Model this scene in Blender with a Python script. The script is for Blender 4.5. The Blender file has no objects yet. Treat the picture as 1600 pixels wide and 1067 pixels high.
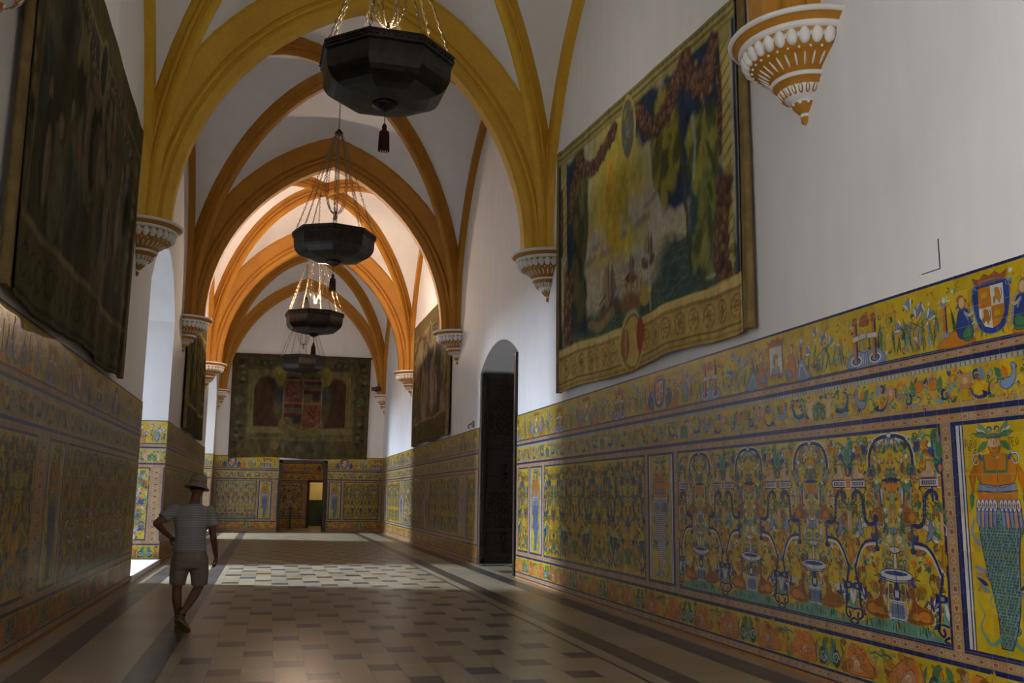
import bpy, math, random
import numpy as np
from mathutils import Matrix, Vector

# ------------------------------------------------------------------ camera, sky, light, exposure
sc = bpy.context.scene
COL = sc.collection
XL, XR, XC = -2.35, 4.85, 1.25            # side walls and centre line
BAY = [-1.12, 7.67, 16.46, 25.25, 34.04, 42.5]   # bay lines along the hall
YB, YF = -1.12, 42.5                      # back and far walls
Z0 = 6.05                                 # springing of the vaults
DT = 3.23                                 # top of the tile dado

F_PX = 1469.12
cam_d = bpy.data.cameras.new('camera'); cam = bpy.data.objects.new('camera', cam_d); COL.objects.link(cam)
cam_d.sensor_width = 36.0; cam_d.lens = F_PX / 1600 * 36.0; cam_d.clip_start = 0.05; cam_d.clip_end = 200
fw = Vector((0.241968, 0.956452, 0.163249)); rt = Vector((0.968952, -0.247004, 0.010974)); up = Vector((-0.05082, -0.155525, 0.986524))
M = Matrix.Identity(4)
for i in range(3):
    M[i][0] = rt[i]; M[i][1] = up[i]; M[i][2] = -fw[i]
M.translation = Vector((0, 0, 1.58))
cam.matrix_world = M
sc.camera = cam
vs = sc.view_settings
vs.view_transform = 'Standard'; vs.look = 'None'; vs.gamma = 1.0; vs.use_curve_mapping = False
vs.exposure = -0.82

world = bpy.data.worlds.new('sky'); sc.world = world; world.use_nodes = True
bg = world.node_tree.nodes['Background']
bg.inputs[0].default_value = (0.86, 0.93, 1.0, 1); bg.inputs[1].default_value = 2.0


def area(name, loc, size, sizey, rot, portal=True, power=100, colour=(1, 1, 1), spread=math.pi):
    l = bpy.data.lights.new(name, 'AREA'); l.shape = 'RECTANGLE'; l.size = size; l.size_y = sizey
    l.energy = power; l.color = colour; l.spread = spread
    o = bpy.data.objects.new(name, l); o.location = loc; o.rotation_euler = rot; COL.objects.link(o)
    if portal: l.cycles.is_portal = True
    return o


# daylight comes in through the three tall windows of the left wall
NICHE = [(-0.7, 2.9), (18.4, 23.0), (36.0, 41.3)]
NDEP = 1.75
WIN_W = (3.2, 4.3, 4.9)
WZ0, WZ1 = .35, 5.4
for k_, ((a, b), w) in enumerate(zip(NICHE, WIN_W)):
    area('window_daylight', (XL - NDEP - .14, (a + b) / 2, (WZ0 + WZ1) / 2), WZ1 - WZ0, w, (0, -math.pi / 2, 0), k_ > 0, 950, (1.0, .975, .94))
# the bright strip of sky between the buildings of the court outside the two farther windows
for yc_ in (20.7, 38.6):
    d_ = 15.0; tgt = Vector((XL, yc_, 2.0)); src = Vector((XL - d_, yc_ + .2 * d_, 9.5))
    o_ = area('court_daylight', src, 2.2, 11.0, (0, 0, 0), False, 27000, (.70, .81, .98)); o_.rotation_euler = (tgt - src).to_track_quat('-Z', 'Y').to_euler()
# warm lamp of the room beyond the far door, cool lamp further on
for nm, loc, e, c, r in (('next_room_lamp', (1.2, 44.6, 3.7), 34, (1, .52, .16), .15), ('further_room_lamp', (2.9, 49.3, 2.9), 70, (1, .72, .30), .12)):
    l = bpy.data.lights.new(nm, 'POINT'); l.energy = e; l.color = c; l.shadow_soft_size = r
    o = bpy.data.objects.new(nm, l); o.location = loc; COL.objects.link(o)

LAMP_ON = {0: (230, (1, .95, .86)), 2: (2700, (1, .72, .52))}

rng = random.Random(7)
PI = math.pi
sin, cos = math.sin, math.cos


# ------------------------------------------------------------------ node helpers
class NT:
    def __init__(s, name):
        s.m = bpy.data.materials.new(name); s.m.use_nodes = True; s.t = s.m.node_tree; s.n = s.t.nodes
        s.b = s.n['Principled BSDF']

    def link(s, a, b): s.t.links.new(a, b)

    def math(s, op, a, b=None, c=None, clamp=False):
        n = s.n.new('ShaderNodeMath'); n.operation = op; n.use_clamp = clamp
        for i, v in enumerate((a, b, c)):
            if v is None: continue
            if isinstance(v, (int, float)): n.inputs[i].default_value = v
            else: s.link(v, n.inputs[i])
        return n.outputs[0]

    def coord(s, kind='Object'):
        return s.n.new('ShaderNodeTexCoord').outputs[kind]

    def pos(s): return s.n.new('ShaderNodeNewGeometry').outputs['Position']

    def sep(s, v):
        n = s.n.new('ShaderNodeSeparateXYZ'); s.link(v, n.inputs[0]); return n.outputs

    def comb(s, x, y, z):
        n = s.n.new('ShaderNodeCombineXYZ')
        for i, v in enumerate((x, y, z)):
            if isinstance(v, (int, float)): n.inputs[i].default_value = v
            else: s.link(v, n.inputs[i])
        return n.outputs[0]

    def noise(s, v, scale, detail=3, rough=.55, dist=0.0):
        n = s.n.new('ShaderNodeTexNoise'); n.inputs['Scale'].default_value = scale; n.inputs['Detail'].default_value = detail
        n.inputs['Roughness'].default_value = rough; n.inputs['Distortion'].default_value = dist
        if v is not None: s.link(v, n.inputs['Vector'])
        return n.outputs['Fac']

    def scale(s, v, sc3):
        n = s.n.new('ShaderNodeVectorMath'); n.operation = 'MULTIPLY'; s.link(v, n.inputs[0]); n.inputs[1].default_value = sc3
        return n.outputs[0]

    def white(s, v):
        n = s.n.new('ShaderNodeTexWhiteNoise'); n.noise_dimensions = '3D'; s.link(v, n.inputs['Vector']); return n.outputs['Value']

    def ramp(s, f, stops):
        n = s.n.new('ShaderNodeValToRGB'); s.link(f, n.inputs[0]); e = n.color_ramp.elements
        while len(e) < len(stops): e.new(.5)
        for el, (p, c) in zip(e, stops): el.position = p; el.color = (*c, 1)
        return n.outputs[0]

    def mix(s, f, a, b, mode='MIX'):
        n = s.n.new('ShaderNodeMix'); n.data_type = 'RGBA'; n.blend_type = mode
        for i, v in ((0, f), (6, a), (7, b)):
            if isinstance(v, (int, float)): n.inputs[i].default_value = v
            elif isinstance(v, tuple): n.inputs[i].default_value = (*v, 1)
            else: s.link(v, n.inputs[i])
        return n.outputs[2]

    def attr(s, name='Col'):
        n = s.n.new('ShaderNodeVertexColor'); n.layer_name = name; return n.outputs[0]

    def bump(s, h, strength=.2, dist=.01):
        n = s.n.new('ShaderNodeBump'); n.inputs['Strength'].default_value = strength; n.inputs['Distance'].default_value = dist
        s.link(h, n.inputs['Height']); s.link(n.outputs[0], s.b.inputs['Normal'])

    def set(s, col=None, rough=.6, metal=0, spec=.5, **k):
        if isinstance(col, tuple): s.b.inputs['Base Color'].default_value = (*col, 1)
        elif col is not None: s.link(col, s.b.inputs['Base Color'])
        if isinstance(rough, (int, float)): s.b.inputs['Roughness'].default_value = rough
        else: s.link(rough, s.b.inputs['Roughness'])
        s.b.inputs['Metallic'].default_value = metal
        s.b.inputs['Specular IOR Level'].default_value = spec
        return s.m


def plain(name, c, rough=.6, var=.15, nscale=6, metal=0, spec=.4, bump=0.0):
    t = NT(name); v = t.coord()
    n = t.noise(v, nscale, 4)
    c2 = tuple(x * (1 - var) for x in c); c1 = tuple(min(1, x * (1 + var)) for x in c)
    m = t.set(t.ramp(n, [(.3, c2), (.7, c1)]), rough, metal, spec)
    if bump: t.bump(t.noise(v, nscale * 4, 3), bump, .01)
    return m


MAT = {}
t = NT('limewashed_plaster'); v = t.pos()
n1 = t.noise(v, .6, 5, .6); n2 = t.noise(t.scale(v, (3, 3, .5)), 1.5, 4)
MAT['plaster'] = t.set(t.mix(.5, t.ramp(n1, [(.3, (.66, .655, .66)), (.7, (.77, .765, .77))]), t.ramp(n2, [(.3, (.69, .68, .68)), (.7, (.76, .755, .755))])), .85, 0, .2)
t.bump(t.noise(v, 9, 5), .12, .02)
t = NT('ochre_painted_stone'); v = t.pos()
n1 = t.noise(v, 1.8, 5, .6); n2 = t.noise(v, 14, 3)
MAT['ochre'] = t.set(t.mix(.35, t.ramp(n1, [(.3, (.54, .31, .022)), (.7, (.66, .40, .035))]), t.ramp(n2, [(.3, (.48, .26, .018)), (.7, (.66, .38, .03))])), .62, 0, .35)
t.bump(n2, .1, .01)
t = NT('orange_ochre_painted_stone'); v = t.pos()
n1 = t.noise(v, 1.8, 5, .6); n2 = t.noise(v, 14, 3)
MAT['orange'] = t.set(t.mix(.35, t.ramp(n1, [(.3, (.35, .145, .013)), (.7, (.46, .205, .018))]), t.ramp(n2, [(.3, (.31, .125, .011)), (.7, (.44, .195, .016))])), .62, 0, .35)
t.bump(n2, .1, .01)
MAT['ochre_dark'] = plain('dark_ochre_paint', (.36, .155, .02), .65)
MAT['white_paint'] = plain('white_painted_stone', (.72, .71, .69), .6, .06)
MAT['bronze'] = plain('dark_bronze', (.040, .036, .034), .42, .35, 9, .75, .5, .25)
MAT['chain'] = plain('aged_brass_chain', (.30, .23, .14), .45, .3, 20, .8)
MAT['tassel'] = plain('dark_red_wool', (.05, .012, .010), .9, .3, 40)
MAT['darkwood'] = plain('dark_walnut', (.034, .022, .015), .42, .35, 8, 0, .4, .2)
MAT['black'] = plain('black_plastic', (.012, .012, .013), .5, .1)
MAT['red'] = plain('dark_red_plastic', (.10, .012, .01), .5, .1)
MAT['marble'] = plain('pale_marble_slab', (.62, .60, .56), .35, .1, 3)
MAT['cream'] = plain('cream_plaster', (.75, .66, .42), .8, .06)
MAT['greentile'] = plain('dark_green_tile', (.025, .045, .035), .25, .3, 5)
MAT['skin'] = plain('tanned_skin', (.16, .075, .045), .55, .12, 8)
MAT['hair'] = plain('dark_hair', (.012, .009, .008), .7, .2)
MAT['khaki'] = plain('khaki_cotton', (.23, .19, .16), .9, .12, 14)
MAT['hat'] = plain('beige_cotton_twill', (.26, .21, .155), .9, .12, 22)
MAT['shoe'] = plain('grey_mesh_shoe', (.10, .10, .09), .7, .2, 30)
MAT['sole'] = plain('yellow_rubber_sole', (.17, .165, .05), .6, .1)
MAT['sock'] = plain('black_sock', (.012, .012, .014), .9, .1)
MAT['grey'] = plain('grey_plastic', (.35, .35, .34), .5, .05)
t = NT('striped_jersey'); v = t.coord(); s3 = t.sep(v)
w = t.math('FRACT', t.math('MULTIPLY', t.math('ADD', s3[2], t.math('MULTIPLY', t.noise(v, 5), .012)), 1 / .019))
MAT['stripe'] = t.set(t.mix(t.math('LESS_THAN', w, .30), (.36, .36, .38), (.13, .135, .16)), .9, 0, .2)
for k, (e, c) in LAMP_ON.items():
    t = NT('glowing_bulb'); t.set((.9, .9, .9), .4)
    t.b.inputs['Emission Color'].default_value = (*c, 1); t.b.inputs['Emission Strength'].default_value = 40.0
    MAT['bulb%d' % k] = t.m
MAT['bulb_off'] = plain('unlit_frosted_bulb', (.30, .30, .30), .3, .05)

# glazed tile: drawing colours are carried by the painted shapes, each tile fired a little differently
def glaze(name, rough=.22, dull=1.0):
    t = NT(name); v = t.coord(); s3 = t.sep(v)
    tx = t.math('MULTIPLY', s3[0], 1 / .135); tz = t.math('MULTIPLY', s3[2], 1 / .135)
    w = t.white(t.comb(t.math('FLOOR', tx), 0.0, t.math('FLOOR', tz)))
    fx = t.math('ABSOLUTE', t.math('SUBTRACT', t.math('FRACT', tx), .5)); fz = t.math('ABSOLUTE', t.math('SUBTRACT', t.math('FRACT', tz), .5))
    joint = t.math('GREATER_THAN', t.math('MAXIMUM', fx, fz), .489)
    col = t.attr()
    warm = t.ramp(t.noise(v, 7, 5, .6, .8), [(.32, (1.0, .70, .48)), (.50, (1, 1, 1)), (.70, (.78, .86, .95))])
    col = t.mix(.85, col, warm, 'MULTIPLY')
    col = t.mix(1.0, col, t.ramp(w, [(0, (.80 * dull, .78 * dull, .80 * dull)), (1, (1.06 * dull, 1.06 * dull, 1.0 * dull))]), 'MULTIPLY')
    col = t.mix(t.math('MULTIPLY', joint, .55), col, (.34, .31, .24))
    r = t.math('ADD', t.math('MULTIPLY', t.noise(v, 5, 3), .16), rough - .06)
    t.set(col, r, 0, .32)
    t.bump(t.math('ADD', t.noise(v, 9, 2), t.math('MULTIPLY', joint, -.5)), .18, .004)
    return t.m
MAT['glaze'] = glaze('glazed_azulejo', .30)

t = NT('woven_wool'); v = t.coord(); s3 = t.sep(v)
wv = t.noise(t.scale(v, (40, 40, 3)), 3, 2)
MAT['weave'] = t.set(t.mix(.8, t.attr(), t.ramp(wv, [(.3, (.72, .72, .72)), (.7, (1.12, 1.12, 1.12))]), 'MULTIPLY'), .95, 0, .1)
t.bump(wv, .25, .01)

t = NT('polished_stone_slabs'); v = t.pos()
n1 = t.noise(v, 2.2, 5, .6, .6); n2 = t.noise(v, 26, 3)
c = t.mix(1.0, t.attr(), t.ramp(n1, [(.3, (.80, .78, .74)), (.7, (1.12, 1.12, 1.12))]), 'MULTIPLY')
c = t.mix(.6, c, t.ramp(n2, [(.35, (.75, .75, .78)), (.62, (1.12, 1.12, 1.1))]), 'MULTIPLY')
MAT['floor'] = t.set(c, t.math('ADD', t.math('MULTIPLY', n1, .2), .22), 0, .5)
t.bump(t.noise(v, 3, 2), .04, .01)


# ------------------------------------------------------------------ mesh helpers
class MB:
    """collects shapes and links them as one mesh object"""
    def __init__(s): s.v = []; s.f = []; s.mi = []; s.sm = []

    def add(s, v, f, mi=0, smooth=False):
        b = len(s.v); s.v.extend([tuple(p) for p in v])
        for q in f: s.f.append(tuple(b + i for i in q)); s.mi.append(mi); s.sm.append(smooth)
        return s

    def box(s, lo, hi, mi=0):
        x0, y0, z0 = lo; x1, y1, z1 = hi
        return s.add([(x0, y0, z0), (x1, y0, z0), (x1, y1, z0), (x0, y1, z0), (x0, y0, z1), (x1, y0, z1), (x1, y1, z1), (x0, y1, z1)],
                     [(0, 3, 2, 1), (4, 5, 6, 7), (0, 1, 5, 4), (1, 2, 6, 5), (2, 3, 7, 6), (3, 0, 4, 7)], mi)

    def quad(s, a, b, c, d, mi=0): return s.add([a, b, c, d], [(0, 1, 2, 3)], mi)

    def lathe(s, prof, n=24, a0=0.0, a1=2 * PI, c=(0, 0, 0), mis=None, smooth=True, mi=0):
        full = abs(a1 - a0 - 2 * PI) < 1e-6
        m = n if full else n + 1
        vs_ = []
        for k in range(m):
            a = a0 + (a1 - a0) * k / n
            for r, z in prof: vs_.append((c[0] + r * cos(a), c[1] + r * sin(a), c[2] + z))
        L = len(prof)
        for i in range(L - 1):
            fs = []
            for k in range(n):
                k2 = (k + 1) % m
                fs.append((k * L + i, k2 * L + i, k2 * L + i + 1, k * L + i + 1))
            if i == 0: base = len(s.v); s.v.extend(vs_)
            for q in fs: s.f.append(tuple(base + j for j in q)); s.mi.append(mis[i] if mis else mi); s.sm.append(smooth)
        return s

    def ell(s, c, r, n=8, m=6, mi=0, R=None):
        vs_ = []; fs = []
        for i in range(m + 1):
            th = PI * i / m
            for k in range(n):
                a = 2 * PI * k / n
                p = Vector((r[0] * sin(th) * cos(a), r[1] * sin(th) * sin(a), r[2] * cos(th)))
                if R is not None: p = R @ p
                vs_.append((c[0] + p.x, c[1] + p.y, c[2] + p.z))
        for i in range(m):
            for k in range(n):
                k2 = (k + 1) % n
                fs.append((i * n + k, (i + 1) * n + k, (i + 1) * n + k2, i * n + k2))
        return s.add(vs_, fs, mi, True)

    def tube(s, pts, rad, n=8, mi=0, caps=True, closed=False):
        pts = [Vector(p) for p in pts]; N = len(pts)
        if isinstance(rad, (int, float)): rad = [rad] * N
        vs_ = []; prev = None
        for i, p in enumerate(pts):
            if closed: d = pts[(i + 1) % N] - pts[i - 1]
            else: d = pts[min(i + 1, N - 1)] - pts[max(i - 1, 0)]
            d.normalize()
            if prev is None:
                ref = Vector((0, 0, 1)) if abs(d.z) < .9 else Vector((1, 0, 0))
                a = d.cross(ref).normalized()
            else:
                a = (prev - d * prev.dot(d)).normalized()
            prev = a; b = d.cross(a)
            for k in range(n):
                t_ = 2 * PI * k / n
                q = p + (a * cos(t_) + b * sin(t_)) * rad[i]
                vs_.append(tuple(q))
        fs = []
        for i in range(N if closed else N - 1):
            j = (i + 1) % N
            for k in range(n):
                k2 = (k + 1) % n
                fs.append((i * n + k, i * n + k2, j * n + k2, j * n + k))
        if caps and not closed:
            fs.append(tuple(range(n - 1, -1, -1))); fs.append(tuple((N - 1) * n + k for k in range(n)))
        return s.add(vs_, fs, mi, True)

    def build(s, name, mats, parent=None, loc=None, rotz=0):
        me = bpy.data.meshes.new(name); me.from_pydata(s.v, [], s.f); me.update()
        if not isinstance(mats, (list, tuple)): mats = [mats]
        for m in mats: me.materials.append(m)
        me.polygons.foreach_set('material_index', s.mi); me.polygons.foreach_set('use_smooth', s.sm)
        return mkobj(name, me, parent, loc, rotz)


def mkobj(name, me, parent=None, loc=None, rotz=0):
    o = bpy.data.objects.new(name, me); COL.objects.link(o)
    if parent is not None: o.parent = parent
    if loc: o.location = loc
    if rotz: o.rotation_euler = (0, 0, rotz)
    return o


def tag(o, label=None, cat=None, group=None, kind=None):
    if label: o['label'] = label
    if cat: o['category'] = cat
    if group: o['group'] = group
    if kind: o['kind'] = kind
    return o


def empty(name, loc=(0, 0, 0), rotz=0):
    o = bpy.data.objects.new(name, None); o.empty_display_size = .2; COL.objects.link(o)
    o.location = loc; o.rotation_euler = (0, 0, rotz); return o


def copy_tree(o, parent=None):
    c = o.copy(); COL.objects.link(c)
    if parent is not None: c.parent = parent
    for ch in [x for x in COL.objects if x.parent == o]: copy_tree(ch, c)
    return c


# ------------------------------------------------------------------ side walls, end walls
def seg_arch(y0, y1, zs, za, n=14, power=1.0):
    """points of an arched head from (y0, zs) over the apex za to (y1, zs)"""
    h = (y1 - y0) / 2; r = za - zs
    R = (h * h + r * r) / (2 * r) if r < h else h
    pts = []
    if r < h * .98:
        for i in range(n + 1):
            y = y0 + (y1 - y0) * i / n; d = y - (y0 + y1) / 2
            pts.append((y, zs + math.sqrt(max(0, R * R - d * d)) - (R - r)))
    else:
        for i in range(n + 1):
            a = PI - PI * i / n
            pts.append(((y0 + y1) / 2 + h * cos(a), zs + r * sin(a)))
    return pts


def side_wall(name, X, sgn, openings, top=12.0, label=None):
    """wall plane at X; openings (y0, y1, sill, spring, apex, depth) recessed in direction sgn"""
    m = MB(); ys = YB
    for (a, b, sill, zs, za, dep) in openings:
        m.quad((X, ys, 0), (X, a, 0), (X, a, top), (X, ys, top))
        P = seg_arch(a, b, zs, za)
        for (p, q) in zip(P, P[1:]): m.quad((X, p[0], p[1]), (X, q[0], q[1]), (X, q[0], top), (X, p[0], top))
        if sill > 0: m.quad((X, a, 0), (X, b, 0), (X, b, sill), (X, a, sill))
        X2 = X + sgn * dep
        m.quad((X, a, 0), (X2, a, 0), (X2, a, zs), (X, a, zs)); m.quad((X, b, 0), (X2, b, 0), (X2, b, zs), (X, b, zs))
        for (p, q) in zip(P, P[1:]): m.quad((X, p[0], p[1]), (X2, p[0], p[1]), (X2, q[0], q[1]), (X, q[0], q[1]))
        ys = b
    m.quad((X, ys, 0), (X, YF, 0), (X, YF, top), (X, ys, top))
    o = m.build(name, MAT['plaster']); return tag(o, label, kind='structure')


DOOR = (18.62, 22.28)
side_wall('wall_right', XR, 1, [(DOOR[0], DOOR[1], 0, 4.55, 5.06, 1.9)], label='long white plastered wall on the right above the yellow tiles')
lw = side_wall('wall_left', XL, -1, [(a, b, .12, 5.55, 6.75, NDEP) for a, b in NICHE], label='long white plastered wall on the left pierced by window recesses')
# outer skin of the window recesses with the window openings
for i, ((a, b), w) in enumerate(zip(NICHE, WIN_W)):
    X = XL - NDEP; c = (a + b) / 2; y0, y1 = c - w / 2, c + w / 2; m = MB()
    T = .12
    m.box((X - T, a - .3, -.1), (X, y0, 7.2)); m.box((X - T, y1, -.1), (X, b + .3, 7.2)); m.box((X - T, y0, -.1), (X, y1, WZ0)); m.box((X - T, y0, WZ1), (X, y1, 7.2))
    tag(m.build('wall_recess_%d' % (i + 1), MAT['plaster']), 'white outer wall of the window recess', kind='structure')
    f = MB(); g = .05
    f.box((X - .09, y0, WZ0), (X - .03, y0 + g, WZ1)); f.box((X - .09, y1 - g, WZ0), (X - .03, y1, WZ1)); f.box((X - .09, y0, WZ0), (X - .03, y1, WZ0 + g)); f.box((X - .09, y0, WZ1 - g), (X - .03, y1, WZ1))
    f.box((X - .09, c - .03, WZ0), (X - .03, c + .03, WZ1)); f.box((X - .085, y0, 3.2), (X - .035, y1, 3.25))
    tag(f.build('window_%d' % (i + 1), MAT['darkwood']), 'tall dark framed window in the recess of the left wall', kind='structure')
    s = MB(); s.box((XL - NDEP, a, 0), (XL + .05, b, .12))
    tag(s.build('trim_%d' % (i + 1), MAT['marble']), 'pale marble step on the floor of the window recess', kind='structure')

# unseen walls added outside to block stray daylight crossing between the windows
for i, y in enumerate((10.6, 29.5)):
    m = MB(); m.box((XL - 20, y - .2, 0), (XL - NDEP - .12, y + .2, 14)); tag(m.build('wall_light_block_%d' % (i + 1), MAT['plaster']), 'unseen wall added outside to block daylight crossing between the windows', kind='structure')

# room beyond the right hand doorway
m = MB(); X1, X2 = XR + 1.9, XR + 4.4
m.quad((X1, 17.4, 0), (X1, DOOR[0], 0), (X1, DOOR[0], 5.2), (X1, 17.4, 5.2)); m.quad((X1, DOOR[1], 0), (X1, 23.4, 0), (X1, 23.4, 5.2), (X1, DOOR[1], 5.2))
m.quad((X2, 17.4, 0), (X2, 23.4, 0), (X2, 23.4, 5.2), (X2, 17.4, 5.2)); m.quad((X1, 17.4, 0), (X2, 17.4, 0), (X2, 17.4, 5.2), (X1, 17.4, 5.2))
m.quad((X1, 23.4, 0), (X2, 23.4, 0), (X2, 23.4, 5.2), (X1, 23.4, 5.2)); m.quad((X1, 17.4, 5.2), (X2, 17.4, 5.2), (X2, 23.4, 5.2), (X1, 23.4, 5.2))
tag(m.build('wall_passage', MAT['plaster']), 'white walls of the dark passage behind the right doorway', kind='structure')

FD = (0.46, 2.33, 2.98)       # clear opening of the far door
m = MB(); T = .8
m.box((XL - 2, YF, 0), (FD[0], YF + T, 12)); m.box((FD[1], YF, 0), (XR + .3, YF + T, 12)); m.box((FD[0], YF, FD[2]), (FD[1], YF + T, 12))
tag(m.build('wall_far', MAT['plaster']), 'white end wall with the big tapestry and the small doorway', kind='structure')
m = MB(); m.box((XL - 2, YB - .3, 0), (XR + .2, YB, 12))
tag(m.build('wall_back', MAT['plaster']), 'white end wall behind the viewer', kind='structure')
# rooms beyond the far door
NY = 47.0; D2 = (1.86, 2.95, 2.2)
m = MB()
m.box((-3.5, NY, 0), (D2[0], NY + .3, 4.2)); m.box((D2[1], NY, 0), (6.5, NY + .3, 4.2)); m.box((D2[0], NY, D2[2]), (D2[1], NY + .3, 4.2))
m.box((-3.6, YF + T, 0), (-3.5, 52, 4.2)); m.box((6.5, YF + T, 0), (6.6, 52, 4.2)); m.box((-3.6, YF + T, 4.2), (6.6, 52, 4.3))
tag(m.build('wall_next_room', MAT['cream']), 'cream wall of the next room seen through the far doorway', kind='structure')
m = MB(); m.box((-3.5, 50.6, 1.32), (6.5, 50.8, 4.2)); m.box((-3.5, 50.5, 0), (6.5, 50.8, 1.32), 1)
tag(m.build('wall_further_room', [MAT['cream'], MAT['greentile']]), 'cream wall over dark green tiles in the furthest room', kind='structure')


# ------------------------------------------------------------------ floor of slabs and inlaid dark stones
def floor_mesh():
    V = []; Fc = []; C = []
    def slab(x0, x1, y0, y1, col, g=.0022, z=0.0):
        b = len(V); V.extend([(x0 + g, y0 + g, z), (x1 - g, y0 + g, z), (x1 - g, y1 - g, z), (x0 + g, y1 - g, z)]); Fc.append((b, b + 1, b + 2, b + 3)); C.append(col)
    r = random.Random(3)
    def light():
        k = r.uniform(.86, 1.10); w = r.uniform(-.02, .02)
        return (.345 * k + w, .295 * k, .200 * k - w)
    def dark():
        if r.random() < .5: k = r.uniform(.7, 1.25); return (.115 * k, .082 * k, .055 * k)
        k = r.uniform(.7, 1.2); return (.060 * k, .060 * k, .065 * k)
    b = len(V); V.extend([(XL - 2, YB - .3, -.004), (XR + 4.6, YB - .3, -.004), (XR + 4.6, 52, -.004), (XL - 2, 52, -.004)]); Fc.append((b, b + 1, b + 2, b + 3)); C.append((.10, .085, .06))
    cw = .2877; x0 = -.745; U = 1.6667 / 5
    n = 14
    for k in range(n + 1):
        xa = x0 + k * cw; xb = min(xa + cw, 3.32)
        if xb - xa < .05: continue
        off = 8.99 + (k - 1) * 1.0 - 20 * 1.6667
        y = off
        while y < YF:
            for (a, l, dk) in ((0, U, 1), (U, 2 * U, 0), (3 * U, 2 * U, 0)):
                a0 = max(y + a, YB); a1 = min(y + a + l, YF)
                if a1 - a0 > .02: slab(xa, xb, a0, a1, dark() if dk else light())
            y += 1.6667
    def strip(xa, xb, L, fn):
        y = YB + r.uniform(-L, 0)
        while y < YF:
            a0 = max(y, YB); a1 = min(y + L, YF)
            if a1 - a0 > .01: slab(xa, xb, a0, a1, fn())
            y += L
    def band():
        k = r.uniform(.85, 1.15); return (.070 * k, .066 * k, .064 * k)
    def band2():
        k = r.uniform(.85, 1.15); return (.082 * k, .066 * k, .055 * k)
    strip(XL, -2.10, 1.1, light); strip(-2.10, -1.80, .6, band); strip(-1.80, -1.13, .8, light); strip(-1.13, -.86, .6, band); strip(-.86, -.745, 1.2, light)
    strip(3.32, 3.48, 1.2, light); strip(3.48, 3.74, .6, band2); strip(3.74, 4.36, .8, light); strip(4.36, 4.66, .6, band); strip(4.66, XR, 1.1, light)
    for i in range(7):
        for j in range(8):
            slab(XR + i * .6, XR + (i + 1) * .6, 17.6 + j * .7, 18.3 + j * .7, dark() if (i + j) % 3 == 0 else light(), z=-.002)
    for i in range(12):
        for j in range(13):
            slab(-3.4 + i * .8, -2.6 + i * .8, YF + j * .7, YF + .7 + j * .7, light(), z=-.001)
    me = bpy.data.meshes.new('floor'); me.from_pydata(V, [], Fc); me.update(); me.materials.append(MAT['floor'])
    a = me.color_attributes.new('Col', 'FLOAT_COLOR', 'CORNER')
    arr = np.ones((len(me.loops), 4), np.float32)
    for p, c_ in zip(me.polygons, C): arr[p.loop_start:p.loop_start + p.loop_total, :3] = c_
    a.data.foreach_set('color', arr.ravel())
    # carved stars on the dark inlays of the nearer half
    return mkobj('floor', me)
tag(floor_mesh(), 'polished stone floor of pale slabs with small dark inlays', kind='structure')


# ------------------------------------------------------------------ vaults
def arc(a, h, off=0.0, n=14):
    """half pointed arch: list (distance from apex, height) from springing to apex, shifted outward by off"""
    R = (a * a + h * h) / (2 * a); c = a - R
    r = R + off
    th1 = math.acos(max(-1, min(1, -c / r)))
    return [(c + r * cos(th1 * i / n), r * sin(th1 * i / n)) for i in range(n + 1)]


def web(y0, y1):
    m = MB(); yc = (y0 + y1) / 2; hw = (XR - XL) / 2; hl = (y1 - y0) / 2
    n = 16; k = 6
    T = arc(hw, 5.1, n=n); D = arc(1.0, 5.35 / math.hypot(hw, hl), n=n); W = arc(hl, 5.2, n=n)
    dl = math.hypot(hw, hl)
    for sx in (-1, 1):
        for sy in (-1, 1):
            Tp = [(XC + sx * d, yc + sy * hl, Z0 + z) for d, z in T]
            Dp = [(XC + sx * d * hw, yc + sy * d * hl, Z0 + z * dl) for d, z in D]
            Wp = [(XC + sx * hw, yc + sy * d, Z0 + z) for d, z in W]
            for A, B in ((Tp, Dp), (Dp, Wp)):
                vs_ = []
                for i in range(n + 1):
                    for j in range(k + 1):
                        f = j / k; e = .10 * 4 * f * (1 - f) * sin(PI * .5 * i / n)
                        vs_.append((A[i][0] * (1 - f) + B[i][0] * f, A[i][1] * (1 - f) + B[i][1] * f, A[i][2] * (1 - f) + B[i][2] * f + e))
                fs = [(i * (k + 1) + j, i * (k + 1) + j + 1, (i + 1) * (k + 1) + j + 1, (i + 1) * (k + 1) + j) for i in range(n) for j in range(k)]
                m.add(vs_, fs, 0, True)
    return m


WEBLAB = ['white rib-vaulted bay over the viewer', 'white rib-vaulted bay above the nearest hanging bowl lamp', 'white rib-vaulted bay above the second hanging bowl lamp',
          'white rib-vaulted bay lit pink by the glowing third lamp', 'white rib-vaulted bay over the far end wall']
CEIL = [tag(web(BAY[i], BAY[i + 1]).build('ceiling', MAT['plaster']), WEBLAB[i], kind='structure') for i in range(5)]


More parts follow.
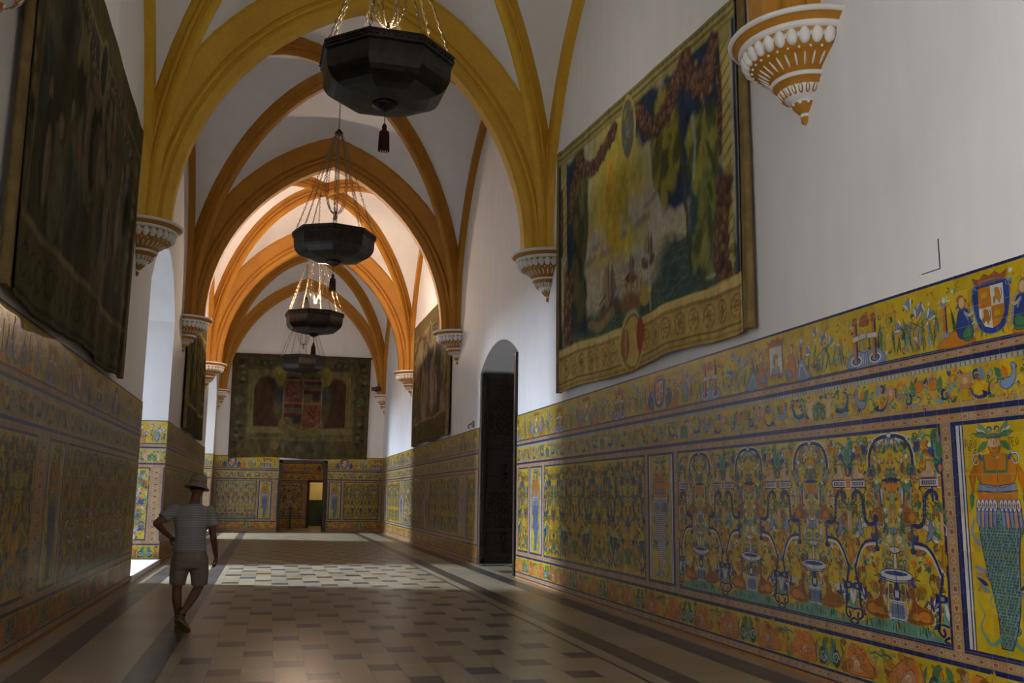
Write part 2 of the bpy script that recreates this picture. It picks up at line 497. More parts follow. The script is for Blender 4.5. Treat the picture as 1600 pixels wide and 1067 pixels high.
def rib(name, a, h, prof, dirx, diry, cx, cy, half='both', z0=Z0, n=18, stilt=0.0):
    """sweep profile [(outward, lateral)] along a pointed arch in the vertical plane through (cx, cy) with direction (dirx, diry)"""
    m = MB(); L = math.hypot(dirx, diry); ux, uy = dirx / L, diry / L; nx, ny = -uy, ux
    pr = prof if prof[0][1] < 0 else [(o, -w) for o, w in reversed(prof)] + list(prof)
    cols = [arc(a, h, off, n) for off, w in pr]
    for s in ((1, -1) if half == 'both' else (half,)):
        vs_ = []
        for i in range(n + 1):
            for (off, w), cvs in zip(pr, cols):
                d, z = cvs[i]; d *= s
                vs_.append((cx + ux * d + nx * w, cy + uy * d + ny * w, z0 + z))
        k = len(pr)
        fs = [(i * k + j, i * k + j + 1, (i + 1) * k + j + 1, (i + 1) * k + j) for i in range(n) for j in range(k - 1)]
        m.add(vs_, fs, 0, False)
    return m


P_BIG = [(0, .0), (0, .13), (.04, .16), (.13, .20), (.155, .20), (.165, .175), (.20, .175), (.215, .215), (.255, .235), (.29, .225), (.30, .20), (.325, .20), (.335, .235), (.66, .43), (1.2, .46)]
P_BIG = P_BIG[1:]
P_DIAG = [(0, .045), (.03, .075), (.10, .10), (.115, .085), (.15, .085), (.165, .12), (.20, .135), (.225, .12), (.24, .12), (.36, .175), (.9, .18)]
P_WALL = [(0, .07), (.03, .085), (.5, .085)]
TL = ['ochre transverse arch over the viewer above the big right bracket', 'wide yellow-ochre moulded transverse arch, nearest fully seen, behind the first lamp', 'dark brown-ochre transverse arch, second from the viewer',
      'bright orange transverse arch beyond the lit third lamp', 'thin ochre arch against the far end wall']
for i in range(1, 6):
    y = BAY[i]
    if i < 5: m = rib('transverse_arch', 3.10, 4.40, P_BIG, 1, 0, XC, y)
    else: m = rib('transverse_arch', 3.25, 4.65, P_DIAG, 1, 0, XC, y - .12)
    tag(m.build('transverse_arch', MAT['ochre' if i == 2 else 'orange'], CEIL[min(i, 4) if i < 5 else 4]), TL[i - 1])
BN = ['bay over the viewer', 'bay of the first hanging lamp', 'bay of the second hanging lamp', 'bay of the lit third hanging lamp', 'last bay before the end wall']
for i in range(5):
    y0, y1 = BAY[i], BAY[i + 1]; yc = (y0 + y1) / 2; hl = (y1 - y0) / 2; hw = 3.6
    dl = math.hypot(hw, hl)
    for sx, wd in ((1, 'from the left rear bracket to the right front bracket'), (-1, 'from the right rear bracket to the left front bracket')):
        m = rib('diagonal_rib', dl * .94, 5.0, P_DIAG, sx * hw, hl * -1, XC, yc)
        wd = 'rising from the left wall far corner' if sx == 1 else 'rising from the right wall far corner'
        tag(m.build('diagonal_rib', MAT['ochre' if i == 1 else 'orange'], CEIL[i]), 'ochre diagonal rib %s' % wd)
    for X, s_, wn in ((XL, 1, 'left'), (XR, -1, 'right')):
        m = rib('wall_rib', hl - .22, 5.0, P_WALL, 0, 1, X + s_ * .06, yc)
        tag(m.build('wall_rib', MAT['ochre' if i == 1 else 'orange'], CEIL[i]), 'thin ochre rib against the %s wall' % wn)


# ------------------------------------------------------------------ corbels
def make_corbel(a0, a1, sc_=1.0):
    """half-round bracket, back open towards the wall; returns the four part mesh builders"""
    parts = {}
    S = sc_
    def pr(l): return [(r * S, z) for r, z in l]
    nn = max(10, int(28 * (a1 - a0) / PI))
    m = MB()
    m.lathe(pr([(0, 0), (.66, 0), (.70, -.01), (.715, -.03), (.70, -.05), (.675, -.055), (.66, -.06), (.65, -.075), (.625, -.10), (.615, -.11), (.615, -.12), (.622, -.13), (.61, -.15), (.57, -.158)]), nn, a0, a1,
            mis=[0, 0, 0, 0, 0, 1, 1, 1, 1, 0, 0, 0, 0])
    parts['rim'] = m
    m = MB()
    m.lathe(pr([(.57, -.158), (.55, -.22), (.51, -.29), (.48, -.31), (.42, -.35), (.36, -.39), (.31, -.43), (.28, -.465)]), nn, a0, a1, mis=[1] * 7)
    n = max(5, int(round(15 * (a1 - a0) / PI)))
    for k in range(n):
        a = a0 + (a1 - a0) * (k + .5) / n
        R = Matrix.Rotation(a, 3, 'Z') @ Matrix.Rotation(.38, 3, 'Y')
        m.ell((.545 * S * cos(a), .545 * S * sin(a), -.225), (.048, .054 * S, .078), 10, 8, 0, R)
        a2 = a0 + (a1 - a0) * k / n
        if k: m.ell((.49 * S * cos(a2), .49 * S * sin(a2), -.31), (.014, .014, .014), 6, 4, 0); m.ell((.555 * S * cos(a2), .555 * S * sin(a2), -.21), (.010, .010, .03), 6, 4, 0)
        m.ell((.385 * S * cos(a), .385 * S * sin(a), -.374), (.012, .012 * S, .075), 6, 5, 0, Matrix.Rotation(a, 3, 'Z') @ Matrix.Rotation(.93, 3, 'Y'))
    parts['gadrooned_bowl'] = m
    m = MB()
    m.lathe(pr([(.27, -.455), (.315, -.46), (.325, -.48), (.30, -.50), (.275, -.51), (.265, -.535), (.25, -.56), (.22, -.61), (.15, -.655), (.11, -.67)]), nn, a0, a1, mis=[0, 0, 0, 1, 1, 1, 0, 0, 0])
    n = max(4, int(round(11 * (a1 - a0) / PI)))
    for k in range(n):
        a = a0 + (a1 - a0) * (k + .5) / n
        R = Matrix.Rotation(a, 3, 'Z') @ Matrix.Rotation(.70, 3, 'Y')
        m.ell((.222 * S * cos(a), .222 * S * sin(a), -.597), (.02, .024 * S, .050), 6, 5, 1, R)
        m.ell((.234 * S * cos(a), .234 * S * sin(a), -.597), (.018, .012 * S, .040), 6, 5, 0, R)
    parts['lower_cup'] = m
    m = MB()
    m.lathe(pr([(.10, -.665), (.13, -.675), (.135, -.69), (.11, -.725), (.08, -.76), (.05, -.785), (.055, -.80), (.035, -.81), (.045, -.83), (.04, -.87), (.0, -.895)]), nn, a0, a1, mis=[0, 0, 1, 1, 1, 0, 0, 1, 1, 1])
    nf = max(2, int(round(5 * (a1 - a0) / PI)))
    for k in range(nf):
        a = a0 + (a1 - a0) * (k + .5) / nf
        m.ell((.125 * S * cos(a), .125 * S * sin(a), -.695), (.020, .020, .020), 6, 4, 0)
    parts['finial'] = m
    return parts


CM = {}
def corbel(X, Y, side, end, label):
    key = (side, end)
    a0, a1 = (PI / 2, 3 * PI / 2) if side == 'R' else (-PI / 2, PI / 2)
    S = 1.0
    if end:
        S = .72
        a0, a1 = (PI, 3 * PI / 2) if side == 'R' else (-PI / 2, 0)
    e = empty('corbel', (X, Y, Z0))
    if key not in CM:
        CM[key] = {}
        for nme, mb in make_corbel(a0, a1, S).items():
            o = mb.build(nme, [MAT['white_paint'], MAT['orange']], e); CM[key][nme] = o
    else:
        for nme, o in CM[key].items():
            c = o.copy(); COL.objects.link(c); c.parent = e
    tag(e, label, 'corbel', 'painted corbels under the vault ribs')
RL = ['white and ochre fluted corbel cut by the top edge, right of the large bright tapestry', 'white and ochre fluted corbel on the right wall, between the large tapestry and the doorway',
      'fluted corbel on the right wall beside the second tapestry', 'fluted corbel on the right wall at the far edge of the second tapestry', 'small fluted corbel in the far right corner under the black spotlight']
LL = [None, 'fluted corbel on the left wall at the edge of the dark nearest tapestry', 'fluted corbel on the left wall above the narrow dark tapestry',
      'fluted corbel on the left wall at the far edge of the narrow tapestry', 'small fluted corbel in the far left corner beside the end tapestry']
LL[0] = 'fluted corbel on the left wall at the near edge of the dark nearest tapestry'
for i in range(5):
    Y = BAY[i + 1]; end = i == 4
    corbel(XR, Y - (0 if not end else .0), 'R', end, RL[i]); corbel(XL, Y, 'L', end, LL[i])


# ------------------------------------------------------------------ vector drawing on tiles
YEL = (.47, .345, .010); YEL2 = (.44, .30, .015); ORG = (.45, .165, .010); BRN = (.22, .085, .010); DBL = (.012, .020, .105); BLU = (.022, .05, .22); LBL = (.17, .24, .36)
WHT = (.50, .50, .49); GRN = (.055, .17, .07); DGR = (.022, .075, .035); TEA = (.11, .27, .22); SAL = (.42, .22, .11); TAN = (.38, .25, .10); FLE = (.48, .34, .20); OCR = (.38, .17, .015)


def smooth(pts, k=4, closed=False):
    n = len(pts); out = []
    if n < 3: return list(pts)
    for i in range(n if closed else n - 1):
        if closed: p0, p1, p2, p3 = pts[i - 1], pts[i], pts[(i + 1) % n], pts[(i + 2) % n]
        else: p0, p1, p2, p3 = pts[max(i - 1, 0)], pts[i], pts[i + 1], pts[min(i + 2, n - 1)]
        for j in range(k):
            t_ = j / k; t2 = t_ * t_; t3 = t2 * t_
            out.append(tuple(.5 * (2 * p1[c] + (p2[c] - p0[c]) * t_ + (2 * p0[c] - 5 * p1[c] + 4 * p2[c] - p3[c]) * t2 + (3 * p1[c] - p0[c] - 3 * p2[c] + p3[c]) * t3) for c in range(len(p0))))
    if not closed: out.append(tuple(pts[-1]))
    return out


class Art:
    def __init__(s): s.V = []; s.F = []; s.C = []; s.k = 0; s.q = 0; s.xf = lambda x, y: (x, y); s.fl = False

    def face(s, pts, col, layer):
        pts = [s.xf(*p) for p in pts]
        A = sum(pts[i][0] * pts[(i + 1) % len(pts)][1] - pts[(i + 1) % len(pts)][0] * pts[i][1] for i in range(len(pts)))
        if A < 0: pts.reverse()
        b = len(s.V); s.k += 1; d = .0135 + layer * .0008 + (s.k % 600) * 1.2e-6
        s.V.extend([(x, -d, y) for x, y in pts]); s.F.append(tuple(range(b, b + len(pts)))); s.C.append(col)

    def poly(s, pts, col, layer=2, line=None, lw=.006, sm=0):
        if sm: pts = smooth(pts, sm, True)
        s.face(pts, col, layer)
        if line: s.stroke(list(pts) + [pts[0]], lw, line, layer + .5, sm=0)

    def rect(s, x0, y0, x1, y1, col, layer=2): s.face([(x0, y0), (x1, y0), (x1, y1), (x0, y1)], col, layer)

    def ell(s, cx, cy, rx, ry, col, layer=2, n=12, line=None, lw=.006, rot=0):
        pts = []
        for i in range(n):
            a = 2 * PI * i / n; x, y = rx * cos(a), ry * sin(a)
            pts.append((cx + x * cos(rot) - y * sin(rot), cy + x * sin(rot) + y * cos(rot)))
        s.poly(pts, col, layer, line, lw)

    def stroke(s, pts, w, col, layer=3, sm=4, taper=0):
        if sm: pts = smooth(pts, sm)
        n = len(pts)
        if n < 2: return
        L = []; R = []
        for i, p in enumerate(pts):
            a = pts[max(i - 1, 0)]; b = pts[min(i + 1, n - 1)]
            dx, dy = b[0] - a[0], b[1] - a[1]; l = math.hypot(dx, dy) or 1
            f = i / (n - 1)
            ww = w / 2 * ({0: 1, 1: 1 - .85 * f, 2: max(.12, sin(PI * f))}[taper])
            L.append((p[0] - dy / l * ww, p[1] + dx / l * ww)); R.append((p[0] + dy / l * ww, p[1] - dx / l * ww))
        for i in range(n - 1): s.face([L[i], L[i + 1], R[i + 1], R[i]], col, layer)

    def curl(s, x, y, r, a, col, layer=3, w=.012, turns=1.1, d=1):
        pts = []
        for i in range(9):
            t_ = i / 8; rr = r * (1 - .82 * t_); an = a + d * turns * 2 * PI * t_
            pts.append((x + rr * cos(an), y + rr * sin(an)))
        s.stroke(pts, w, col, layer, 0, 1)

    def leaf(s, x, y, l, a, col, layer=3, w=.35, line=None):
        c_, s_ = cos(a), sin(a)
        P = [(0, 0), (.3, w * .5), (.65, w * .42), (1, 0), (.65, -w * .42), (.3, -w * .5)]
        s.poly([(x + l * (u * c_ - v * s_), y + l * (u * s_ + v * c_)) for u, v in P], col, layer, line, .004)

    def blobs(s, pts, col, layer=2, line=BRN, lw=.006): s.poly(pts, col, layer, line, lw, sm=3)

    def mirror(s, fn, cx):
        old = s.xf; fn(s)
        s.xf = lambda x, y: old(2 * cx - x, y)
        fn(s); s.xf = old

    def sub(s, other, dx=0, dy=0, sx=1.0):
        b = len(s.V); s.q = (s.q + 1) % 7; e_ = s.q * 4e-6; s.V.extend([(x * sx + dx, y - e_, z + dy) for x, y, z in other.V])
        s.F.extend([tuple(b + i for i in f) for f in other.F]); s.C.extend(other.C)

    def mesh(s, name):
        V = np.array(s.V, np.float32); me = bpy.data.meshes.new(name)
        ls = np.array([len(f) for f in s.F], np.int32); idx = np.concatenate([np.array(f, np.int32) for f in s.F])
        me.vertices.add(len(V)); me.vertices.foreach_set('co', V.ravel())
        me.loops.add(len(idx)); me.loops.foreach_set('vertex_index', idx)
        me.polygons.add(len(ls)); st = np.zeros(len(ls), np.int32); st[1:] = np.cumsum(ls)[:-1]
        me.polygons.foreach_set('loop_start', st); me.polygons.foreach_set('loop_total', ls)
        me.update(calc_edges=True)
        a = me.color_attributes.new('Col', 'FLOAT_COLOR', 'CORNER')
        C = np.ones((len(idx), 4), np.float32); C[:, :3] = np.repeat(np.array(s.C, np.float32), ls, axis=0)
        a.data.foreach_set('color', C.ravel())
        me.materials.append(MAT['glaze'])
        return me


FILL = [GRN, ORG, LBL, BRN, DGR, BLU, WHT, TEA, ORG, OCR]
def filler(a, x0, x1, y0, y1, n, seed, size=.05, cols=FILL, layer=1.4):
    r = random.Random(seed)
    for i in range(n):
        x, y = r.uniform(x0, x1), r.uniform(y0, y1); c = r.choice(cols); q = r.random()
        if q < .40: a.curl(x, y, size * r.uniform(.5, 1.0), r.uniform(0, 6.28), c, layer, .012, r.uniform(.6, 1.1), r.choice((-1, 1)))
        elif q < .75:
            an = r.uniform(0, 6.28)
            for k in range(3): a.leaf(x, y, size * r.uniform(.8, 1.4), an + (k - 1) * .7, c, layer, .42, r.choice((BRN, DGR, DBL, None)) if size > .045 else None)
        else:
            for k in range(5): a.ell(x + size * .25 * cos(k * 1.257), y + size * .25 * sin(k * 1.257), size * .16, size * .16, c, layer, 6)
            a.ell(x, y, size * .13, size * .13, YEL, layer + .3, 6)


def mfill(a, cx, x0, y0, y1, specs, seed, cols, layer=1.4):
    def half(a):
        for i, (n, size) in enumerate(specs): filler(a, x0, cx, y0, y1, n, seed + i, size, cols, layer)
    a.mirror(half, cx)


PW, PH = 1.17, 1.57
def unit_fountain(seed):
    a = Art(); w, h = PW, PH; cx = w / 2
    mfill(a, cx, .03, .12, h - .04, ((90, .085), (130, .055), (120, .035)), seed, FILL + [OCR, BRN, ORG, GRN, WHT, GRN])
    def half(a):
        # candelabrum on the unit edge (x = 0)
        D = DBL
        a.stroke([(.0, .0), (.06, .02), (.0, .05)], .02, D, 3)
        a.stroke([(.10, .16), (.115, .08), (.075, .045), (.05, .07), (.07, .10)], .022, D, 3); a.ell(.05, .08, .03, .035, SAL, 2.6)
        a.stroke([(.10, .16), (.09, .28), (.075, .36), (.05, .44), (.05, .50)], .030, D, 3); a.stroke([(.0, .12), (.05, .13), (.10, .13)], .018, D, 3)
        a.rect(.025, .285, .135, .345, D, 3.2); a.rect(.04, .30, .08, .33, LBL, 3.6); a.rect(.0, .295, .035, .335, D, 3.3)
        a.poly([(0, .12), (.06, .14), (.05, .30), (0, .34)], TEA, 2.2); a.leaf(0, .16, .16, PI / 2 - .25, WHT, 2.4, .25)
        a.stroke([(.05, .47), (.11, .58), (.19, .66), (.29, .685), (.36, .69)], .045, WHT, 2.9, taper=0); a.stroke([(.05, .47), (.11, .59), (.19, .675), (.29, .70), (.36, .70)], .026, D, 3.1)
        a.stroke([(.36, .64), (.36, .88)], .030, D, 3.2, 0); a.ell(.36, .64, .032, .025, D, 3.3); a.ell(.36, .885, .034, .03, D, 3.3); a.ell(.36, .76, .012, .10, BLU, 3.5)
        a.stroke([(.36, .85), (.28, .83), (.22, .87), (.20, .97), (.19, 1.05), (.13, 1.10), (.06, 1.075), (.06, 1.03)], .036, D, 3.1)
        for k in range(5): a.ell(.205 - k * .003, .90 + k * .035, .007, .007, LBL, 3.6, 6)
        a.stroke([(.10, 1.02), (.10, 1.17)], .022, D, 3.1, 0)
        a.rect(.035, 1.135, .235, 1.195, WHT, 3.6); a.stroke([(.035, 1.135), (.235, 1.135), (.235, 1.195), (.035, 1.195), (.035, 1.135)], .010, D, 3.8, 0); a.rect(.055, 1.15, .215, 1.18, D, 3.9)
        for k in range(7): a.rect(.062 + k * .021, 1.155, .072 + k * .021, 1.175, WHT, 4.1)
        a.rect(0, 1.12, .04, 1.22, WHT, 4.0); a.rect(0, 1.13, .03, 1.21, ORG, 4.2)
        a.poly([(0, .48), (.055, .56), (.02, .70), (0, .74)], ORG, 2.6, BRN); a.ell(0.0, .60, .018, .05, YEL, 3.0)
        a.poly([(0, .76), (.035, .80), (.03, .92), (.065, 1.0), (0, 1.0)], FLE, 2.7, ORG)
        a.blobs([(.09, .80), (.13, .76), (.18, .72), (.20, .73), (.17, .79), (.16, .86), (.13, .88), (.12, .84)], LBL, 2.8, DBL); a.leaf(.12, .80, .12, -2.6, GRN, 3.2)
        a.poly([(0, .93), (.06, .95), (.05, 1.0), (.0, 1.01)], GRN, 3.0); a.leaf(.02, .98, .09, .5, DGR, 3.0)
        # seated child and vase on the tablets
        a.blobs([(.07, 1.21), (.20, 1.205), (.235, 1.22), (.20, 1.255), (.16, 1.26), (.15, 1.33), (.11, 1.33), (.085, 1.28)], FLE, 2.9, BRN); a.ell(.13, 1.355, .027, .03, FLE, 3.1, line=BRN); a.ell(.13, 1.375, .028, .016, OCR, 3.4)
        a.poly([(0, 1.22), (.035, 1.24), (.045, 1.29), (.02, 1.33), (0, 1.33)], BLU, 3.2); a.ell(0, 1.27, .02, .03, ORG, 3.5)
        for k, an in enumerate((.1, .7, 1.2, 1.57)): a.leaf(0, 1.32, .10 + .03 * k, an, (GRN, DGR, TEA, GRN)[k], 3.2, .4)
        a.stroke([(0, 1.42), (.07, 1.50), (.15, 1.52), (.19, 1.47)], .014, GRN, 3.2); a.ell(.19, 1.46, .02, .02, ORG, 3.4); a.ell(.10, 1.45, .018, .018, WHT, 3.4)
        a.stroke([(0, 1.33), (0, 1.50)], .012, DGR, 3.0, 0); a.leaf(0, 1.45, .08, PI / 2, LBL, 3.3, .5)
        a.poly([(.04, 1.40), (.10, 1.43), (.14, 1.40), (.10, 1.37)], BLU, 3.4)
        # arch over the basket, flower arch inside
        a.stroke([(cx - .275, 1.30), (cx - .265, 1.40), (cx - .20, 1.50), (cx - .10, 1.535), (cx, 1.54)], .030, D, 3.3); a.stroke([(cx - .30, 1.30), (cx - .29, 1.41), (cx - .21, 1.52), (cx - .10, 1.555), (cx, 1.56)], .012, WHT, 3.1)
        a.curl(cx - .245, 1.50, .035, 0, WHT, 3.7, .012); a.ell(cx, 1.545, .03, .02, WHT, 3.6, line=D)
        for k in range(9):
            an = PI - k * PI / 16 - .05; x, y = cx + .225 * cos(an), 1.28 + .215 * sin(an)
            a.ell(x, y, .021, .021, (GRN, SAL, WHT, TEA, ORG)[k % 5], 2.9, 7, line=(DGR, BRN, LBL)[k % 3], lw=.004); a.leaf(x, y, .04, an + 1, GRN, 2.8)
        for k in range(6):
            an = PI + k * PI / 12; x, y = cx + .215 * cos(an), 1.25 + .15 * sin(an)
            a.ell(x, y, .017, .017, (GRN, ORG, WHT)[k % 3], 2.9, 6); a.leaf(x, y, .035, an, TEA, 2.8)
        # basket
        a.poly([(cx, 1.09), (cx - .06, 1.10), (cx - .095, 1.16), (cx, 1.165)], ORG, 3.2, BRN); a.poly([(cx - .13, 1.19), (cx - .05, 1.175), (cx, 1.18), (cx, 1.21), (cx - .06, 1.205)], DBL, 3.4)
        for k in range(10):
            r = random.Random(seed * 31 + k); x = cx - r.uniform(0, .12); y = 1.23 + r.uniform(0, .16)
            a.ell(x, y, .016, .016, r.choice((WHT, ORG, SAL, BLU, TEA)), 3.1, 6); a.stroke([(cx, 1.2), (x, y)], .005, GRN, 2.8, 0)
        # ribbon swags hanging from the basket
        a.stroke([(cx - .10, 1.12), (cx - .15, 1.02), (cx - .19, .99), (cx - .23, 1.05), (cx - .24, 1.13)], .020, LBL, 3.0); a.stroke([(cx - .155, 1.12), (cx - .15, .98)], .022, BLU, 3.2, 0); a.stroke([(cx - .13, 1.12), (cx - .125, 1.0)], .012, WHT, 3.3, 0)
        a.stroke([(cx - .02, 1.09), (cx - .035, .92), (cx - .07, .84)], .022, TEA, 3.0, taper=1); a.stroke([(cx - .01, 1.0), (cx - .02, .86)], .02, ORG, 2.9, 0)
        # rabbit
        x = cx - .20
        a.blobs([(x - .075, .86), (x + .05, .85), (x + .075, .88), (x + .06, .94), (x + .045, .98), (x + .05, 1.01), (x + .03, 1.03), (x + .02, 1.01), (x, .97), (x - .05, .96), (x - .085, .91)], BRN, 2.9, OCR, .007)
        a.ell(x + .035, 1.0, .028, .024, OCR, 3.1); a.leaf(x + .02, 1.015, .075, 1.9, BRN, 3.2, .3); a.leaf(x + .035, 1.015, .07, 1.55, OCR, 3.2, .28); a.ell(x - .03, .90, .04, .035, ORG, 3.2)
        # deer lying
        x = cx - .27
        a.blobs([(x - .13, .12), (x + .02, .09), (x + .14, .10), (x + .15, .15), (x + .10, .21), (x + .09, .28), (x + .11, .31), (x + .13, .345), (x + .10, .37), (x + .055, .35), (x + .045, .27), (x - .03, .225), (x - .11, .22), (x - .15, .17)], BRN, 2.9, OCR, .008)
        a.ell(x - .05, .16, .07, .04, ORG, 3.1); a.ell(x + .05, .15, .045, .03, OCR, 3.1)
        a.stroke([(x + .08, .36), (x + .04, .44), (x + .05, .52)], .010, BRN, 3.1); a.stroke([(x + .06, .42), (x - .0, .47)], .009, BRN, 3.1, 0); a.stroke([(x + .09, .37), (x + .12, .45), (x + .10, .53)], .010, OCR, 3.1); a.stroke([(x + .11, .43), (x + .16, .48)], .009, BRN, 3.1, 0)
        # lily beside the deer
        for k, an in enumerate((1.9, 2.4, 2.9, 1.4)): a.leaf(.17, .22, .11, an, (WHT, LBL, WHT, BLU)[k], 3.1, .25, DBL)
        a.stroke([(.14, .34), (.19, .42), (.17, .52), (.22, .55)], .010, GRN, 2.8); a.curl(.23, .56, .05, 1, ORG, 2.9, .016)
        # fountain
        a.poly([(cx, .10), (cx - .09, .10), (cx - .075, .12), (cx - .07, .20), (cx - .08, .235), (cx, .235)], LBL, 3.2, DBL); a.rect(cx - .095, .225, cx, .25, WHT, 3.6); a.rect(cx - .10, .095, cx, .115, WHT, 3.6)
        for k in range(3): a.stroke([(cx - .06 + k * .022, .125), (cx - .052 + k * .022, .22)], .006, DBL, 3.9, 0)
        a.poly([(cx, .25), (cx - .03, .255), (cx - .045, .30), (cx - .028, .34), (cx - .02, .385), (cx, .39)], BLU, 3.3, DBL); a.ell(cx - .012, .30, .012, .03, WHT, 3.9)
        a.poly([(cx, .385), (cx - .12, .395), (cx - .185, .425), (cx - .20, .46), (cx - .12, .485), (cx, .492)], WHT, 3.4, DBL, .008); a.ell(cx, .458, .15, .018, BLU, 3.9); a.stroke([(cx - .19, .425), (cx - .1, .408), (cx, .402)], .008, BLU, 3.9)
        a.rect(cx - .018, .46, cx, .62, WHT, 3.6); a.stroke([(cx - .018, .46), (cx - .018, .62)], .006, DBL, 4.1, 0); a.poly([(cx, .61), (cx - .065, .63), (cx - .07, .655), (cx, .665)], WHT, 3.8, DBL)
        a.rect(cx - .012, .66, cx, .76, LBL, 3.6); a.poly([(cx, .755), (cx - .045, .775), (cx - .05, .80), (cx, .815)], LBL, 3.8, DBL)
        a.stroke([(cx, .80), (cx - .06, .835), (cx - .11, .74), (cx - .135, .60), (cx - .14, .47)], .009, LBL, 3.3); a.stroke([(cx - .05, .65), (cx - .085, .57), (cx - .09, .48)], .007, LBL, 3.3)
        a.stroke([(cx - .15, .39), (cx - .15, .24)], .007, LBL, 3.0, 0); a.stroke([(cx - .10, .39), (cx - .12, .12)], .006, WHT, 3.0, 0)
    a.mirror(half, cx)
    a.blobs([(.10, .0), (.14, .04), (.25, .075), (.40, .10), (cx, .105), (w - .40, .10), (w - .25, .075), (w - .14, .04), (w - .10, .0)], TEA, 1.8, GRN)
    for k in range(34):
        r = random.Random(k + seed * 7); x = .14 + (w - .28) * k / 33
        a.leaf(x, r.uniform(0, .03), r.uniform(.05, .10), PI / 2 + r.uniform(-.4, .4), r.choice((GRN, DGR, TEA, YEL2)), 2.2, .22)
    return a


def unit_candelabra(seed):
    a = Art(); w, h = PW, PH; cx = w / 2
    mfill(a, cx, .03, .04, h - .04, ((110, .09), (110, .06), (80, .035)), seed, [DGR, ORG, GRN, BRN, DBL, OCR, LBL, GRN, DGR, BRN])
    def half(a):
        D = DBL
        a.stroke([(.0, .74), (.02, .70), (.055, .84), (.10, 1.0), (.15, 1.06)], .05, D, 3, taper=0); a.stroke([(.02, .76), (.06, .90), (.11, 1.02)], .016, LBL, 3.4)
        a.poly([(0, .66), (.03, .68), (.03, .74), (0, .76)], D, 3)
        a.poly([(0, .20), (.03, .22), (.07, .30), (.14, .40), (.13, .46), (.09, .47), (.10, .52), (.05, .52), (.04, .46), (0, .46)], D, 3); a.poly([(0, .26), (.05, .36), (.06, .44), (0, .44)], GRN, 3.4); a.ell(.07, .50, .015, .03, WHT, 3.5)
        a.stroke([(.0, .20), (.02, .14), (.07, .08), (.12, .10)], .034, D, 3); a.stroke([(0, .56), (.03, .60), (0, .66)], .02, ORG, 3)
        a.ell(.14, 1.24, .05, .085, BLU, 2.6, line=DBL); a.ell(.14, 1.25, .025, .05, LBL, 3.1); a.stroke([(.14, 1.15), (.14, 1.06)], .008, DBL, 3, 0)
        a.poly([(0, 1.32), (.04, 1.36), (.05, 1.42), (.0, 1.50)], DGR, 2.8, DBL); a.ell(.0, 1.40, .02, .03, ORG, 3.2)
        a.ell(.36, 1.26, .045, .075, BLU, 2.5, line=DBL)
        a.stroke([(.16, .16), (.24, .36), (.25, .60), (.20, .85), (.30, 1.02), (.44, 1.05), (cx, 1.03)], .018, GRN, 2.6); a.stroke([(.20, .14), (.30, .25), (.40, .2), (cx, .3)], .016, ORG, 2.6)
        for k in range(10): a.leaf(.22 + .03 * sin(k), .2 + k * .075, .07, (k % 2) * PI + .4, (GRN, DGR, ORG, TEA)[k % 4], 2.8, .5)
        a.curl(.44, 1.07, .05, 2, D, 3, .018); a.ell(cx, .70, .045, .10, BLU, 2.9, line=LBL); a.ell(cx, .50, .10, .09, ORG, 2.5, line=BRN); a.ell(cx - .07, .52, .03, .05, YEL, 2.9)
        a.stroke([(cx - .05, .60), (cx - .12, .70), (cx - .10, .82)], .02, OCR, 2.8); a.ell(cx, .22, .09, .10, GRN, 2.4, line=DGR); a.ell(cx, 1.16, .06, .07, TEA, 2.4, line=BRN); a.curl(.33, .93, .05, 0, GRN, 3, .018); a.curl(.42, .36, .06, 1, BRN, 3, .018)
    a.mirror(half, cx)
    return a


def unit_foliage(seed):
    a = Art(); w, h = PW, PH; cx = w / 2
    mfill(a, cx, .03, .04, h - .04, ((90, .12), (110, .08), (80, .05)), seed, [GRN, WHT, LBL, ORG, TEA, OCR, DGR, BLU, ORG, GRN])
    def half(a):
        a.stroke([(cx, .1), (cx - .25, .2), (cx - .38, .42), (cx - .2, .6), (cx - .08, .5)], .03, TEA, 3, taper=2); a.stroke([(cx, .6), (cx - .3, .72), (cx - .42, .95), (cx - .2, 1.1), (cx - .1, .98)], .03, LBL, 3, taper=2); a.stroke([(cx, 1.1), (cx - .25, 1.2), (cx - .35, 1.4), (cx - .1, 1.5)], .025, BLU, 3, taper=2)
        for k in range(9): a.leaf(cx - .08 - .03 * (k % 3), .15 + k * .16, .16, 2.4 + .3 * (k % 3), (WHT, GRN, ORG, LBL)[k % 4], 3.2, .35, DBL)
        for k in range(5): a.ell(cx, .2 + k * .29, .06, .07, (ORG, LBL, WHT)[k % 3], 3.4, line=BRN)
    a.mirror(half, cx)
    return a


def letters(a, s, x, y, h, col, layer=4):
    G = {'P': [[(0, 0), (0, 1)], [(0, 1), (.5, .95), (.5, .6), (0, .5)]], 'R': [[(0, 0), (0, 1)], [(0, 1), (.5, .95), (.5, .6), (0, .5)], [(.15, .5), (.55, 0)]],
         'O': [[(.3, 0), (0, .5), (.3, 1), (.6, .5), (.3, 0)]], 'T': [[(.3, 0), (.3, 1)], [(0, 1), (.6, 1)]], 'E': [[(.5, 0), (0, 0), (0, 1), (.5, 1)], [(0, .5), (.4, .5)]],
         'S': [[(0, .05), (.45, .1), (.4, .5), (.05, .6), (.1, .95), (.5, .95)]], 'V': [[(0, 1), (.28, 0), (.56, 1)]], 'L': [[(0, 1), (0, 0), (.45, 0)]], 'A': [[(0, 0), (.28, 1), (.56, 0)], [(.1, .4), (.45, .4)]], '.': [[(.1, 0), (.1, .1)]]}
    for ch in s:
        for st in G.get(ch, []): a.stroke([(x + px * h * .8, y + py * h) for px, py in st], h * .14, col, layer, 0)
        x += h * (.3 if ch == '.' else .62)


